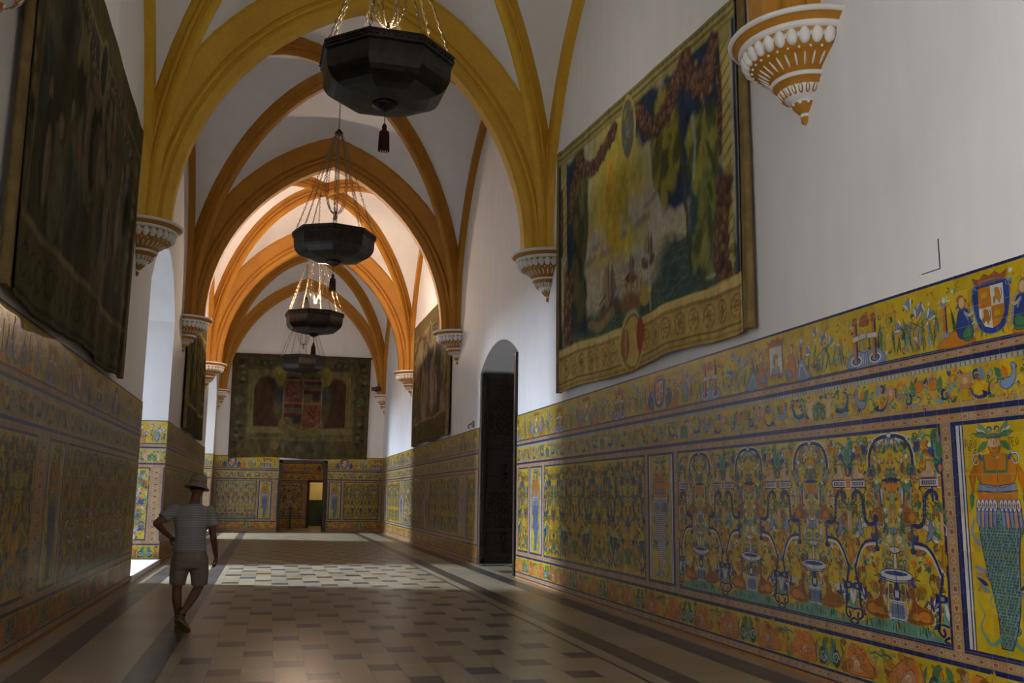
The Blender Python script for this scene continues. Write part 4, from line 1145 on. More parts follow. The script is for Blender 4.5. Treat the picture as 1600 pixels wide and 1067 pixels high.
class Paint:
    """picture painted on the points of a cloth: u, v in metres"""
    def __init__(s, U, V, base):
        s.U, s.V = U, V; s.c = np.tile(np.array(base, float), (len(U), 1))
        s.n1 = fbm(U * 1.6, V * 1.6, 1) - .5; s.n2 = fbm(U * 1.6 + 9, V * 1.6 + 5, 2) - .5; s.n3 = fbm(U * 7, V * 4, 3) - .5
        s.n4 = fbm(U * 12, V * 12, 5, 2) - .5

    def put(s, m, col, op=1.0):
        m = np.clip(m, 0, 1)[:, None] * op; s.c = s.c * (1 - m) + np.array(col) * m

    def ell(s, cx, cy, rx, ry, col, soft=.15, warp=.0, op=1.0, ang=0):
        u = s.U + warp * s.n1 * 2 + warp * s.n3; v = s.V + warp * s.n2 * 2 + warp * s.n3
        x, y = u - cx, v - cy
        if ang: x, y = x * cos(ang) + y * sin(ang), -x * sin(ang) + y * cos(ang)
        d = np.sqrt((x / rx) ** 2 + (y / ry) ** 2)
        s.put((1 - d) / soft + .5, col, op)

    def ring(s, cx, cy, rx, ry, w, col):
        d = np.sqrt(((s.U - cx) / rx) ** 2 + ((s.V - cy) / ry) ** 2); s.put((w - np.abs(d - 1)) / (w * .5), col)

    def rect(s, x0, y0, x1, y1, col, soft=.02, warp=0, op=1.0):
        u = s.U + warp * (s.n1 * 2 + s.n3); v = s.V + warp * (s.n2 * 2 + s.n3)
        m = np.minimum(np.minimum(u - x0, x1 - u), np.minimum(v - y0, y1 - v)) / soft + .5; s.put(m, col, op)

    def line(s, pts, w, col, op=1.0, warp=0):
        u = s.U + warp * s.n1; v = s.V + warp * s.n2
        d = np.full(len(s.U), 9.)
        for (a, b) in zip(pts, pts[1:]):
            ax, ay = a; bx, by = b; L2 = (bx - ax) ** 2 + (by - ay) ** 2 + 1e-9
            t_ = np.clip(((u - ax) * (bx - ax) + (v - ay) * (by - ay)) / L2, 0, 1)
            d = np.minimum(d, np.hypot(u - ax - t_ * (bx - ax), v - ay - t_ * (by - ay)))
        s.put((w - d) / (w * .4) + .2, col, op)

    def foliage(s, cx, cy, rx, ry, n, dark, light, seed):
        r = random.Random(seed)
        s.ell(cx, cy, rx, ry, dark, .3, .18, .85)
        for k in range(n):
            a = r.uniform(0, 6.28); q = math.sqrt(r.random()) * .85
            x, y = cx + rx * q * cos(a), cy + ry * q * sin(a)
            s.ell(x, y, r.uniform(.05, .12), r.uniform(.12, .30), light if r.random() < .65 else dark, .5, .10, .8, r.uniform(-.5, .5))

    def garland(s, pts, w, cols, seed):
        r = random.Random(seed)
        P = smooth(pts, 10)
        s.line(P, w * 1.25, (.05, .03, .025), .9, .05)
        for p in P[::1]:
            for k in range(4):
                c = r.choice(cols); x, y = p[0] + r.uniform(-w, w), p[1] + r.uniform(-w, w)
                s.ell(x, y, w * .42, w * .42, tuple(q * .45 for q in c), .3, .0, .8); s.ell(x - .008, y + .012, w * .27, w * .30, c, .5, .0, .9)


def finish(p, k=.30, desat=0.0):
    p.c *= (1 + k * 2 * p.n3[:, None]) * (1 + .35 * p.n4[:, None])
    return np.clip(p.c, 0.002, 1)


def paint_sea(U, V, W, H, dk=1.0):
    p = Paint(U, V, (.16, .15, .10))
    OL = (.34, .27, .07); LT = (.44, .38, .18); DK = (.05, .045, .02); NB = (.018, .032, .065); SEA = (.055, .085, .055); TANc = (.36, .25, .085); FR = [(.17, .085, .05), (.13, .07, .05), (.20, .12, .06), (.09, .05, .045)]
    p.rect(0, 0, W, H, (.30, .28, .19), .1)
    p.ell(W * .66, H * .48, 1.3, 1.4, (.34, .31, .25), .5, .2)
    p.ell(W * .42, H * .62, 1.35, 1.6, (.30, .27, .085), .5, .25); p.ell(W * .40, H * .62, .8, 1.15, (.40, .32, .05), .7, .2)
    p.rect(0, H * .18, W, H * .42, (.33, .29, .20), .3, .15)
    for k in range(9): p.ell(W * .24 + k * .42, H * .50 + .14 * sin(k * 2.1) + .05 * k, .36, .17, (.30, .27, .19), .4, .1); p.ell(W * .24 + k * .42, H * .48 + .14 * sin(k * 2.1) + .05 * k - .07, .30, .06, (.16, .15, .12), .6, .1, .7)
    # standing veiled woman in the glow
    p.ell(W * .40, H * .60, .34, .62, (.36, .26, .03), .35, .12); p.ell(W * .40, H * .70, .13, .20, (.42, .25, .03), .4, .05); p.ell(W * .39, H * .77, .09, .11, (.50, .27, .03), .4); p.ell(W * .47, H * .62, .16, .40, (.26, .22, .03), .5, .1, .8, .25)
    p.ell(W * .33, H * .57, .10, .34, (.38, .28, .05), .5, .08, .8)
    # sea
    p.rect(.0, H * .14, W, H * .255, SEA, .15, .10)
    p.ell(W * .80, H * .27, 1.1, .38, (.045, .07, .065), .5, .25); 
    for k in range(16): p.line([(W * .12 + k * .05, H * .16 + k * .045), (W * .5, H * .17 + k * .05 + .05 * sin(k)), (W * .88, H * .20 + k * .05)], .012, (.12, .17, .11) if k % 2 else (.03, .055, .045), .35, .5)
    # galleons
    for (cx, cy, s) in ((W * .37, H * .28, 1.0), (W * .60, H * .36, .55), (W * .50, H * .33, .5)):
        p.ell(cx, cy - .12 * s, .42 * s, .16 * s, (.10, .075, .045), .3, .05); p.ell(cx - .05 * s, cy + .22 * s, .20 * s, .30 * s, (.24, .17, .10), .3, .06); p.ell(cx + .20 * s, cy + .20 * s, .12 * s, .26 * s, (.14, .12, .10), .3, .06)
        p.line([(cx, cy), (cx, cy + .62 * s)], .015, (.07, .05, .03)); p.line([(cx + .2 * s, cy), (cx + .2 * s, cy + .5 * s)], .012, (.07, .05, .03)); p.line([(cx - .42 * s, cy - .02), (cx - .15 * s, cy + .1 * s)], .02, (.07, .05, .03))
    p.line([(W * .60, H * .18), (W * .60, H * .36), (W * .55, H * .40), (W * .52, H * .34)], .035, (.24, .30, .30), .8, .1)
    # sea monster
    p.ell(W * .50, H * .235, .42, .13, (.17, .09, .045), .4, .14); p.ell(W * .575, H * .235, .17, .15, (.34, .25, .07), .3, .05); p.ell(W * .60, H * .245, .05, .045, (.42, .36, .12), .4); [p.ell(W * (.47 + .022 * k), H * (.275 + .012 * (k % 2)), .035, .16, (.22, .13, .05), .6, .08, .8, .5 - .2 * k) for k in range(5)]; p.line([(W * .40, H * .23), (W * .30, H * .20), (W * .22, H * .22)], .08, (.20, .14, .06), .9, .1)
    p.ell(W * .50, H * .185, .26, .10, (.22, .28, .19), .3, .10); p.ell(W * .87, H * .23, .20, .16, (.14, .18, .07), .3, .08); p.ell(W * .87, H * .20, .14, .03, (.40, .36, .28), .4); p.ell(W * .86, H * .215, .08, .02, (.30, .05, .03), .4)
    # blue openings and foliage either side
    p.rect(W * .055, H * .20, W * .20, H * .92, NB, .12, .12); p.rect(W * .70, H * .45, W * .94, H * .95, NB, .12, .18); p.ell(W * .62, H * .87, .55, .42, NB, .3, .15)
    p.rect(W * .80, H * .22, W * .93, H * .60, (.04, .065, .075), .15, .15)
    p.foliage(W * .17, H * .68, .33, 1.2, 30, (.04, .045, .018), (.10, .095, .03), 3); p.foliage(W * .15, H * .38, .30, .7, 22, (.03, .038, .02), (.08, .08, .03), 4)
    p.foliage(W * .70, H * .70, .42, .85, 44, (.06, .065, .02), (.22, .19, .035), 5); p.foliage(W * .86, H * .60, .48, .50, 40, (.05, .06, .025), (.22, .21, .05), 6); p.foliage(W * .88, H * .40, .34, .42, 24, (.04, .055, .03), (.15, .16, .045), 7); p.foliage(W * .85, H * .28, .25, .35, 18, (.045, .06, .03), (.16, .17, .055), 8)
    p.line([(W * .80, H * .25), (W * .785, H * .5), (W * .77, H * .68)], .05, (.045, .05, .03), .9, .2); p.line([(W * .82, H * .52), (W * .83, H * .64), (W * .82, H * .72)], .035, (.25, .28, .27), .8, .1); p.ell(W * .86, H * .80, .07, .25, (.20, .22, .22), .4, .08, .8)
    # twisted columns
    for x in (W * .045, W * .955):
        p.rect(x - .10, H * .13, x + .10, H * .93, (.32, .26, .09), .03)
        for k in range(26): y = H * .15 + k * .17; p.line([(x - .10, y), (x + .10, y + .13)], .02, (.12, .09, .03), .8)
        p.rect(x - .10, H * .42, x + .10, H * .50, (.22, .17, .06), .02); p.rect(x - .13, H * .88, x + .13, H * .955, (.24, .21, .07), .03, .03)
        p.garland([(x - .16, H * .82), (x - .14, H * .70), (x - .17, H * .56)], .05, FR, 17)
        for k in range(6): p.rect(x - .12, H * .13 + k * .11, x + .12, H * .13 + k * .11 + .05, (.34, .29, .13) if k % 2 else (.14, .12, .05), .02)
    p.rect(W * .984, 0, W, H, NB, .01); p.rect(0, 0, W * .016, H, (.03, .03, .02), .01)
    # cornice, swags, medallion
    p.rect(0, H * .935, W, H, (.20, .17, .055), .02)
    for k in range(4): p.rect(0, H * (.945 + k * .014), W, H * (.949 + k * .014), (.09, .075, .03) if k % 2 else (.32, .27, .10), .015)
    for k in range(46): p.ell(.1 + k * .145, H * .985, .04, .02, (.07, .06, .02), .4, 0, .7)
    p.garland([(W * .09, H * .68), (W * .12, H * .80), (W * .17, H * .87), (W * .26, H * .82), (W * .36, H * .86), (W * .42, H * .90)], .11, FR, 9)
    p.garland([(W * .56, H * .90), (W * .62, H * .80), (W * .70, H * .80), (W * .78, H * .90), (W * .80, H * .93)], .14, FR, 10); p.garland([(W * .80, H * .93), (W * .84, H * .83), (W * .88, H * .80), (W * .91, H * .90)], .15, FR, 11)
    p.ell(W * .50, H * .86, .31, .52, (.36, .28, .08), .06, .02); p.ell(W * .50, H * .865, .24, .43, (.10, .105, .085), .06); p.ring(W * .50, H * .865, .24, .43, .05, (.18, .12, .04)); 
    for k in range(14): r = random.Random(k); p.ell(W * .50 + r.uniform(-.16, .16), H * .865 + r.uniform(-.3, .3), .05, .06, r.choice(((.20, .19, .06), (.08, .11, .16), (.16, .13, .08))), .5, .03, .9)
    # fruit heap at lower corners and the carved plinth
    for cx, sd in ((W * .93, 21), (W * .07, 22)):
        p.garland([(cx + .05, H * .44), (cx, H * .36), (cx - .06, H * .27), (cx, H * .18)], .17, FR, sd)
    p.rect(0, 0, W, H * .135, TANc, .03, .02); p.rect(0, H * .135, W, H * .165, (.46, .36, .13), .02, .02); p.rect(0, H * .128, W, H * .135, (.13, .09, .03), .015); p.rect(0, H * .03, W, H * .036, (.14, .10, .035), .015); p.rect(0, H * .012, W, H * .018, (.16, .11, .04), .015)
    for k in range(17):
        cx = .35 + k * .38
        if abs(cx - W * .5) < .45: continue
        p.ring(cx, H * .082, .13, .14, .10, (.15, .105, .035)); p.ring(cx, H * .082, .05, .055, .2, (.17, .11, .04))
        for q in range(6): p.line([(cx, H * .082), (cx + .10 * cos(q * 1.047), H * .082 + .11 * sin(q * 1.047))], .008, (.18, .12, .04))
    p.ell(W * .5, H * .10, .42, .42, (.40, .30, .10), .06, .05); p.ring(W * .5, H * .10, .36, .37, .06, (.16, .11, .035)); p.ell(W * .465, H * .10, .11, .22, (.24, .10, .05), .15, .02); p.ell(W * .545, H * .11, .14, .25, (.26, .06, .035), .12, .02); p.line([(W * .465, H * .06), (W * .465, H * .14)], .02, (.36, .24, .12))
    p.c *= 1.4
    return finish(p, .28)


def paint_arms(U, V, W, H):
    B = (.088, .067, .030); p = Paint(U, V, B)
    LT = (.17, .14, .055); DK = (.035, .035, .018); RD = (.10, .024, .016); GY = (.075, .075, .06); PU = (.058, .032, .018)
    p.rect(0, 0, W, H, B, .1)
    for x0, x1 in ((.10, .62), (W - .62, W - .10)):
        p.rect(x0, .4, x1, H - .15, (.080, .068, .034), .03)
        for k in range(26): r = random.Random(k); p.ell((x0 + x1) / 2 + r.uniform(-.15, .15), .5 + k * .145, .10, .08, r.choice((DK, LT, (.06, .07, .045), (.12, .07, .03))), .4, .06)
        p.ell((x0 + x1) / 2, H * .56, .15, .2, (.10, .12, .05), .2, .02); p.ell((x0 + x1) / 2, H * .92, .14, .15, DK, .3, .02)
    for x in (1.35, W - 1.35): p.ell(x, H - .38, .45, .20, (.05, .05, .025), .3, .14); [p.ell(x + .15 * (k - 2), H - .36, .08, .08, ((.09, .09, .05), (.035, .035, .02))[k % 2], .4, .08) for k in range(5)]
    p.rect(.68, H * .17, W - .68, H * .85, (.12, .10, .045), .03); p.ell(1.5, H * .62, .55, .75, PU, .1, .05); p.rect(.98, H * .30, 2.05, H * .66, PU, .05, .05); p.ell(W - 1.45, H * .62, .50, .75, PU, .1, .05); p.rect(W - 2.0, H * .30, W - 1.0, H * .66, PU, .05, .05)
    for x in (.86, W - .95): p.rect(x - .09, H * .25, x + .09, H * .80, LT, .03); p.rect(x - .02, H * .25, x + .01, H * .8, (.07, .05, .02), .02)
    p.rect(.70, H * .235, W - .7, H * .29, LT, .03); p.rect(.9, H * .19, 2.1, H * .225, (.09, .07, .03), .02)
    cx = W * .51; p.ell(cx, H * .54, 1.25, 1.5, (.085, .07, .03), .15, .12)
    for s in (-1, 1): p.ell(cx + s * 1.0, H * .80, .28, .42, (.20, .16, .04), .3, .10); p.ell(cx + s * .95, H * .60, .32, .35, (.045, .048, .052), .3, .14); p.ell(cx + s * .42, H * .77, .25, .12, PU, .3, .08)
    p.ell(cx, H * .33, .95, .55, (.13, .11, .045), .1, .04); x0, x1, y0, y1 = cx - .82, cx + .82, H * .28, H * .76
    p.rect(x0, y0 + .3, x1, y1, (.13, .10, .05), .02); p.ell(cx, y0 + .35, .8, .45, (.12, .09, .045), .06)
    xm, ym = cx, (y0 + y1) / 2 + .05
    for (a, b, c_, d) in ((x0, ym, xm, y1), (xm, y0 + .1, x1, ym)):
        p.rect(a + .02, b + .02, c_ - .02, d - .02, (.15, .05, .03), .02)
        for k in range(46): r = random.Random(k + int(a * 9)); p.ell(r.uniform(a + .1, c_ - .1), r.uniform(b + .1, d - .1), .045, .06, r.choice((RD, (.13, .10, .055), (.12, .03, .02), (.10, .07, .03))), .3, .03)
    for (a, b, c_, d) in ((xm, ym, x1, y1), (x0, y0 + .1, xm, ym)):
        hh = (d - b) / 5
        for k in range(5): p.rect(a + .03, b + k * hh, c_ - .03, b + (k + .9) * hh, (RD, GY, RD, (.10, .10, .05), (.12, .08, .03))[(4 - k) % 5], .02, .02)
        p.ell(c_ - .25, b + .3, .18, .2, (.035, .035, .03), .5, .1)
    p.line([(xm, y0), (xm, y1)], .02, (.20, .16, .07)); p.line([(x0, ym), (x1, ym)], .02, (.20, .16, .07)); p.line([(x0, y0 + .3), (x0, y1), (x1, y1), (x1, y0 + .3), (cx + .5, y0 + .05), (cx, y0 - .08), (cx - .5, y0 + .05), (x0, y0 + .3)], .025, (.20, .16, .07))
    [p.ell(cx + .22 * (k - 4), H * (.10 + .03 * (k % 2)), .16, .16, ((.045, .05, .03), (.10, .095, .05), (.06, .07, .05))[k % 3], .4, .12) for k in range(9)]; p.ell(1.9, H * .12, .22, .22, (.14, .11, .05), .2, .02)
    p.rect(0, 0, W, .16, (.085, .07, .03), .03); p.rect(0, H - .12, W, H, (.075, .06, .03), .03)
    p.c *= .82
    return finish(p, .45)


def paint_scene(U, V, W, H, seed, pal):
    p = Paint(U, V, pal[0]); r = random.Random(seed)
    for k in range(30):
        p.ell(r.uniform(.2, W - .2), r.uniform(.6, H - .4), r.uniform(.25, .9), r.uniform(.3, 1.0), r.choice(pal), .4, .3, .65)
    for k in range(9):
        x = .8 + (W - 1.6) * k / 8 + r.uniform(-.2, .2); y = r.uniform(.9, H * .55); c = r.choice(pal)
        p.ell(x, y + .3, .20, .55, c, .25, .08); p.ell(x, y + .98, .10, .13, pal[2], .25, .03); p.ell(x + .12, y + .3, .12, .4, r.choice(pal), .3, .05); p.line([(x, y + .7), (x + r.uniform(-.5, .5), y + r.uniform(.5, 1.2))], .06, c)
    for k in range(4): x = r.uniform(.7, W - .7); p.foliage(x, H * r.uniform(.6, .82), .5, .6, 16, pal[3], pal[1], seed + k)
    for x0, x1 in ((0, .45), (W - .45, W)):
        p.rect(x0, 0, x1, H, pal[4], .03)
        for k in range(int(H / .25)): p.ell((x0 + x1) / 2 + r.uniform(-.08, .08), .15 + k * .25, .12, .10, r.choice(pal), .3, .04)
        p.rect(x1 - .03 if x0 == 0 else x0, 0, x1 if x0 == 0 else x0 + .03, H, pal[1], .02)
    p.rect(0, 0, W, .75, pal[4], .03); p.rect(0, .70, W, .78, pal[1], .02); p.rect(0, .06, W, .10, pal[3], .02)
    for k in range(int(W / .32)): p.ring(.25 + k * .32, .38, .12, .14, .12, pal[3])
    p.rect(0, H - .5, W, H, pal[4], .03); p.rect(0, H - .54, W, H - .48, pal[1], .02); p.garland([(.5, H - .9), (W * .25, H - .55), (W * .45, H - .9), (W * .7, H - .55), (W - .5, H - .9)], .11, [pal[2], pal[1], (.14, .05, .03)], seed)
    p.ell(W * .5, H - .75, .26, .42, pal[1], .08, .02); p.ell(W * .5, H - .75, .18, .33, pal[3], .08)
    return finish(p, .4)


def tapestry(name, corners, normal, painter, label, res=.026, wave=.035, hang=.09, edge_roll=True, seed=0):
    """corners bottom-left, bottom-right, top-left, top-right as the viewer sees them"""
    BL, BR, TL_, TR_ = [Vector(c) for c in corners]; N = Vector(normal)
    W = ((BR - BL).length + (TR_ - TL_).length) / 2; H = ((TL_ - BL).length + (TR_ - BR).length) / 2
    nu, nv = int(W / res), int(H / res)
    uu, vv = np.meshgrid(np.linspace(0, 1, nu + 1), np.linspace(0, 1, nv + 1)); uu = uu.ravel(); vv = vv.ravel()
    a = [np.array(c) for c in (BL, BR, TL_, TR_)]
    P = (a[0] * (1 - uu[:, None]) + a[1] * uu[:, None]) * (1 - vv[:, None]) + (a[2] * (1 - uu[:, None]) + a[3] * uu[:, None]) * vv[:, None]
    low = (1 - vv) ** 1.2
    w = wave * (.25 + low) * (np.sin(uu * W * 3.1 + seed) * .5 + np.sin(uu * W * 7.3 + 2 * vv + seed) * .3) + .4 * wave * (fbm(uu * 6, vv * 4, 11 + seed) - .5)
    off = hang + w
    roll = np.exp(-((1 - uu) * W / .09) ** 2) + np.exp(-(uu * W / .09) ** 2); off = off + .045 * roll * (.4 + .6 * low)
    P = P + np.array(N) * np.maximum(off, .035)[:, None]
    P[:, 2] += .035 * low * np.sin(uu * W * 1.7 + seed)
    me = bpy.data.meshes.new('cloth')
    idx = np.arange((nu + 1) * (nv + 1)).reshape(nv + 1, nu + 1)
    Q = np.stack([idx[:-1, :-1].ravel(), idx[:-1, 1:].ravel(), idx[1:, 1:].ravel(), idx[1:, :-1].ravel()], 1)
    me.vertices.add(len(P)); me.vertices.foreach_set('co', P.astype(np.float32).ravel()); me.loops.add(Q.size); me.loops.foreach_set('vertex_index', Q.ravel().astype(np.int32))
    me.polygons.add(len(Q)); me.polygons.foreach_set('loop_start', (np.arange(len(Q)) * 4).astype(np.int32)); me.polygons.foreach_set('loop_total', np.full(len(Q), 4, np.int32)); me.update(calc_edges=True)
    me.polygons.foreach_set('use_smooth', np.ones(len(Q), bool))
    ca = me.color_attributes.new('Col', 'FLOAT_COLOR', 'POINT'); C = np.ones((len(P), 4), np.float32); C[:, :3] = painter(uu * W, vv * H, W, H)
    ca.data.foreach_set('color', C.ravel()); me.materials.append(MAT['weave'])
    mid = (BL + BR) / 2
    root = empty('tapestry', tuple(mid)); tag(root, label, 'tapestry', 'wall tapestries')
    o = mkobj('cloth', me, root); o.location = -mid
    md = o.modifiers.new('thick', 'SOLIDIFY'); md.thickness = .012; md.offset = 0
    # hanging rod with small end knobs, lining roll at the side
    m = MB(); d = (TR_ - TL_).normalized()
    A = TL_ - d * .06 + N * (hang * .6) - mid; B = TR_ + d * .06 + N * (hang * .6) - mid
    m.tube([A, B], .028, 8); m.ell(A, (.045, .045, .045)); m.ell(B, (.045, .045, .045)); m.build('hanging_rod', MAT['darkwood'], root)
    nseg = 8
    for k in range(nseg):
        m = MB(); q = A.lerp(B, (k + .5) / nseg); m.box((q.x - .02, q.y - .02, q.z - .02), (q.x + .02, q.y + .02, q.z + .02))
        q2 = q - N * hang * .5; m.tube([q, q2], .012, 6); m.build('hook', MAT['darkwood'], root)
    if edge_roll:
        for (b_, t_, sg) in ((BR, TR_, 1), (BL, TL_, -1)):
            m = MB(); pts = []; n = 20
            for k in range(n + 1):
                f = k / n; q = b_.lerp(t_, f) + N * (hang * .8 + .03 * (1 - f)) + d * sg * (.05 + .02 * sin(3 * f + seed)) - mid; pts.append(q)
            L_ = []; 
            prof = [(-.055, .0), (-.03, .04), (.0, .045), (.03, .02), (.055, .05), (.085, .045), (.10, .0), (.09, -.03), (0, -.03)]
            vs_ = []
            for k, q in enumerate(pts):
                wsc = .75 + .35 * (1 - k / n)
                for (x, y) in prof: vs_.append(tuple(q + d * sg * x * wsc + N * y * wsc))
            kk = len(prof); fs = [(i * kk + j, i * kk + (j + 1) % kk, (i + 1) * kk + (j + 1) % kk, (i + 1) * kk + j) for i in range(n) for j in range(kk)]
            fs += [tuple(range(kk)), tuple(range(n * kk, (n + 1) * kk))]
            m.add(vs_, fs, 0, True); m.build('lining_edge', MAT['lining'], root)
    return root
MAT['lining'] = plain('tan_lining_cloth', (.20, .14, .05), .9, .25, 5)

PAL_D = [(.050, .048, .022), (.15, .125, .05), (.17, .13, .07), (.022, .026, .016), (.075, .062, .026), (.035, .05, .045), (.11, .11, .08)]
PAL_R = [(.11, .09, .05), (.20, .16, .07), (.24, .17, .11), (.045, .045, .035), (.10, .08, .03), (.26, .20, .16), (.20, .10, .03), (.07, .08, .10)]
PAL_L = [(.10, .09, .03), (.24, .21, .05), (.20, .15, .06), (.03, .035, .02), (.06, .055, .025), (.16, .15, .04), (.07, .08, .07)]
tapestry('t', [(XR, 15.30, 3.34), (XR, 8.78, 3.34), (XR, 15.45, 7.70), (XR, 8.82, 7.13)], (-1, 0, 0), paint_sea, 'large bright tapestry on the right wall with a sea, ships and a glowing veiled figure', seed=0)
tapestry('t', [(XL, 8.60, 3.27), (XL, 14.80, 3.27), (XL, 8.60, 7.7), (XL, 15.28, 7.28)], (1, 0, 0), lambda U, V, W, H: paint_scene(U, V, W, H, 5, PAL_D), 'very dark tapestry hanging at the left edge of the view', seed=2)
tapestry('t', [(XL, 26.12, 3.27), (XL, 31.9, 3.27), (XL, 26.12, 6.9), (XL, 31.7, 6.9)], (1, 0, 0), lambda U, V, W, H: paint_scene(U, V, W, H, 8, PAL_L), 'narrow looking yellowish tapestry below the second left corbel', seed=3, res=.04)
tapestry('t', [(XR, 32.6, 3.27), (XR, 26.12, 3.27), (XR, 33.0, 7.50), (XR, 26.12, 7.45)], (-1, 0, 0), lambda U, V, W, H: paint_scene(U, V, W, H, 12, PAL_R), 'greyish brown tapestry with figures on the right wall beyond the doorway', seed=4, res=.04)
tapestry('t', [(-1.80, YF, 3.16), (4.12, YF, 3.14), (-1.84, YF, 7.66), (4.16, YF, 7.70)], (0, -1, 0), paint_arms, 'big brown tapestry with a red and grey coat of arms on the end wall', seed=5, res=.035, edge_roll=False, wave=.05)


# ------------------------------------------------------------------ hanging lamps
def chain_mesh(p, q, link=.085, r=.0065, w=.019, name='chain'):
    m = MB(); p = Vector(p); q = Vector(q); L = (q - p).length; n = max(1, int(L / (link * .82))); d = (q - p).normalized()
    ref = Vector((0, 0, 1)) if abs(d.z) < .95 else Vector((1, 0, 0)); a = d.cross(ref).normalized(); b = d.cross(a)
    for k in range(n):
        c = p + d * (L * (k + .5) / n); s_ = a if k % 2 else b; hl = L / n * .60
        pts = [c + d * hl * cos(t_) + s_ * w * sin(t_) for t_ in [2 * PI * i / 8 for i in range(8)]]
        m.tube(pts, r, 4, closed=True)
    return m


def make_lamp():
    root = empty('hanging_lamp', (XC - .08, 12.07, 7.40))
    # octagonal bowl
    def octo(prof, th=0):
        m = MB(); vs_ = []
        for k in range(8):
            a = PI / 8 + k * PI / 4
            for r_, z in prof: vs_.append((r_ * cos(a), r_ * sin(a), z))
        L = len(prof); fs = []
        for k in range(8):
            k2 = (k + 1) % 8
            for i in range(L - 1): fs.append((k * L + i, k2 * L + i, k2 * L + i + 1, k * L + i + 1))
        m.add(vs_, fs, 0, False); return m
    b = octo([(.87, .0), (.895, -.10), (.888, -.28), (.875, -.36), (.845, -.42), (.80, -.475), (.73, -.525), (.63, -.56), (.50, -.59), (.30, -.615), (.20, -.63), (.0, -.635), (.0, -.615), (.40, -.585), (.60, -.52), (.76, -.44), (.83, -.35), (.86, -.25), (.865, -.10), (.845, 0), (.87, 0)])
    bowl = b.build('bowl', MAT['bronze'], root)
    rm = octo([(.85, .015), (.935, .015), (.94, -.012), (.925, -.03), (.915, -.075), (.93, -.085), (.93, -.105), (.895, -.12), (.86, -.12), (.85, .015)])
    for k in range(8):
        a0, a1 = PI / 8 + k * PI / 4, PI / 8 + (k + 1) * PI / 4
        for j in range(9):
            f = (j + .5) / 9; x = .925 * (cos(a0) * (1 - f) + cos(a1) * f); y = .925 * (sin(a0) * (1 - f) + sin(a1) * f)
            rm.ell((x, y, -.053), (.03, .03, .014), 6, 4)
    rm.build('rim', MAT['bronze'], root)
    m = MB(); m.lathe([(0, -.62), (.17, -.625), (.18, -.65), (.13, -.665), (.12, -.69), (.08, -.71), (.03, -.735), (0, -.74)], 16)
    for k in range(8): m.ell((.12 * cos(k * PI / 4), .12 * sin(k * PI / 4), -.66), (.03, .03, .02))
    m.build('boss', MAT['bronze'], root)
    # tassel on its cord
    m = MB(); m.tube([(0, 0, -.73), (0, 0, -.92)], .006, 6); m.lathe([(0, -.90), (.02, -.91), (.035, -.95), (.03, -.99), (.06, -1.02), (.07, -1.04), (.055, -1.06), (.066, -1.10), (.07, -1.26), (.0, -1.27)], 14)
    for k in range(14): a = k * 2 * PI / 14; m.tube([(.062 * cos(a), .062 * sin(a), -1.06), (.071 * cos(a), .071 * sin(a), -1.29)], .008, 5)
    m.build('tassel', MAT['tassel'], root)
    # eight outer chains, ring, suspension chain
    top = 2.40; first = None
    for k in range(8):
        if first is None:
            a = PI / 8
            first = chain_mesh((.87 * cos(a), .87 * sin(a), .015), (.07 * cos(a), .07 * sin(a), top)).build('chain', MAT['chain'], root); o = first
        else:
            o = first.copy(); COL.objects.link(o); o.parent = root; o.rotation_euler = (0, 0, k * PI / 4)
    m = MB(); m.lathe([(.055, .02), (.085, .01), (.095, -.02), (.08, -.05), (.05, -.04), (.055, .02)], 16, c=(0, 0, top + .02)); m.ell((0, 0, top + .05), (.05, .05, .06)); m.build('suspension_ring', MAT['bronze'], root)
    # inner bulb basket of six slack chains
    m = MB(); firsti = None
    for k in range(6):
        if firsti is None:
            mm = MB(); P = smooth([(.07, 0, top - .05), (.20, 0, 1.7), (.25, 0, 1.15), (.22, 0, .80), (.14, 0, .58), (.045, 0, .50)], 3)
            for p_, q_ in zip(P, P[1:]):
                c_ = chain_mesh(p_, q_, .07, .006, .016); mm.add(c_.v, c_.f, 0, True)
            firsti = mm.build('bulb_chain', MAT['chain'], root)
        else:
            o = firsti.copy(); COL.objects.link(o); o.parent = root; o.rotation_euler = (0, 0, k * PI / 3)
    m = MB(); m.lathe([(0, .56), (.022, .55), (.026, .51), (.022, .46), (.014, .45), (0, .45)], 14); m.build('bulb_socket', MAT['bronze'], root)
    m = MB(); m.ell((0, 0, .40), (.05, .05, .065), 14, 10); m.build('bulb', MAT['bulb_off'], root)
    return root


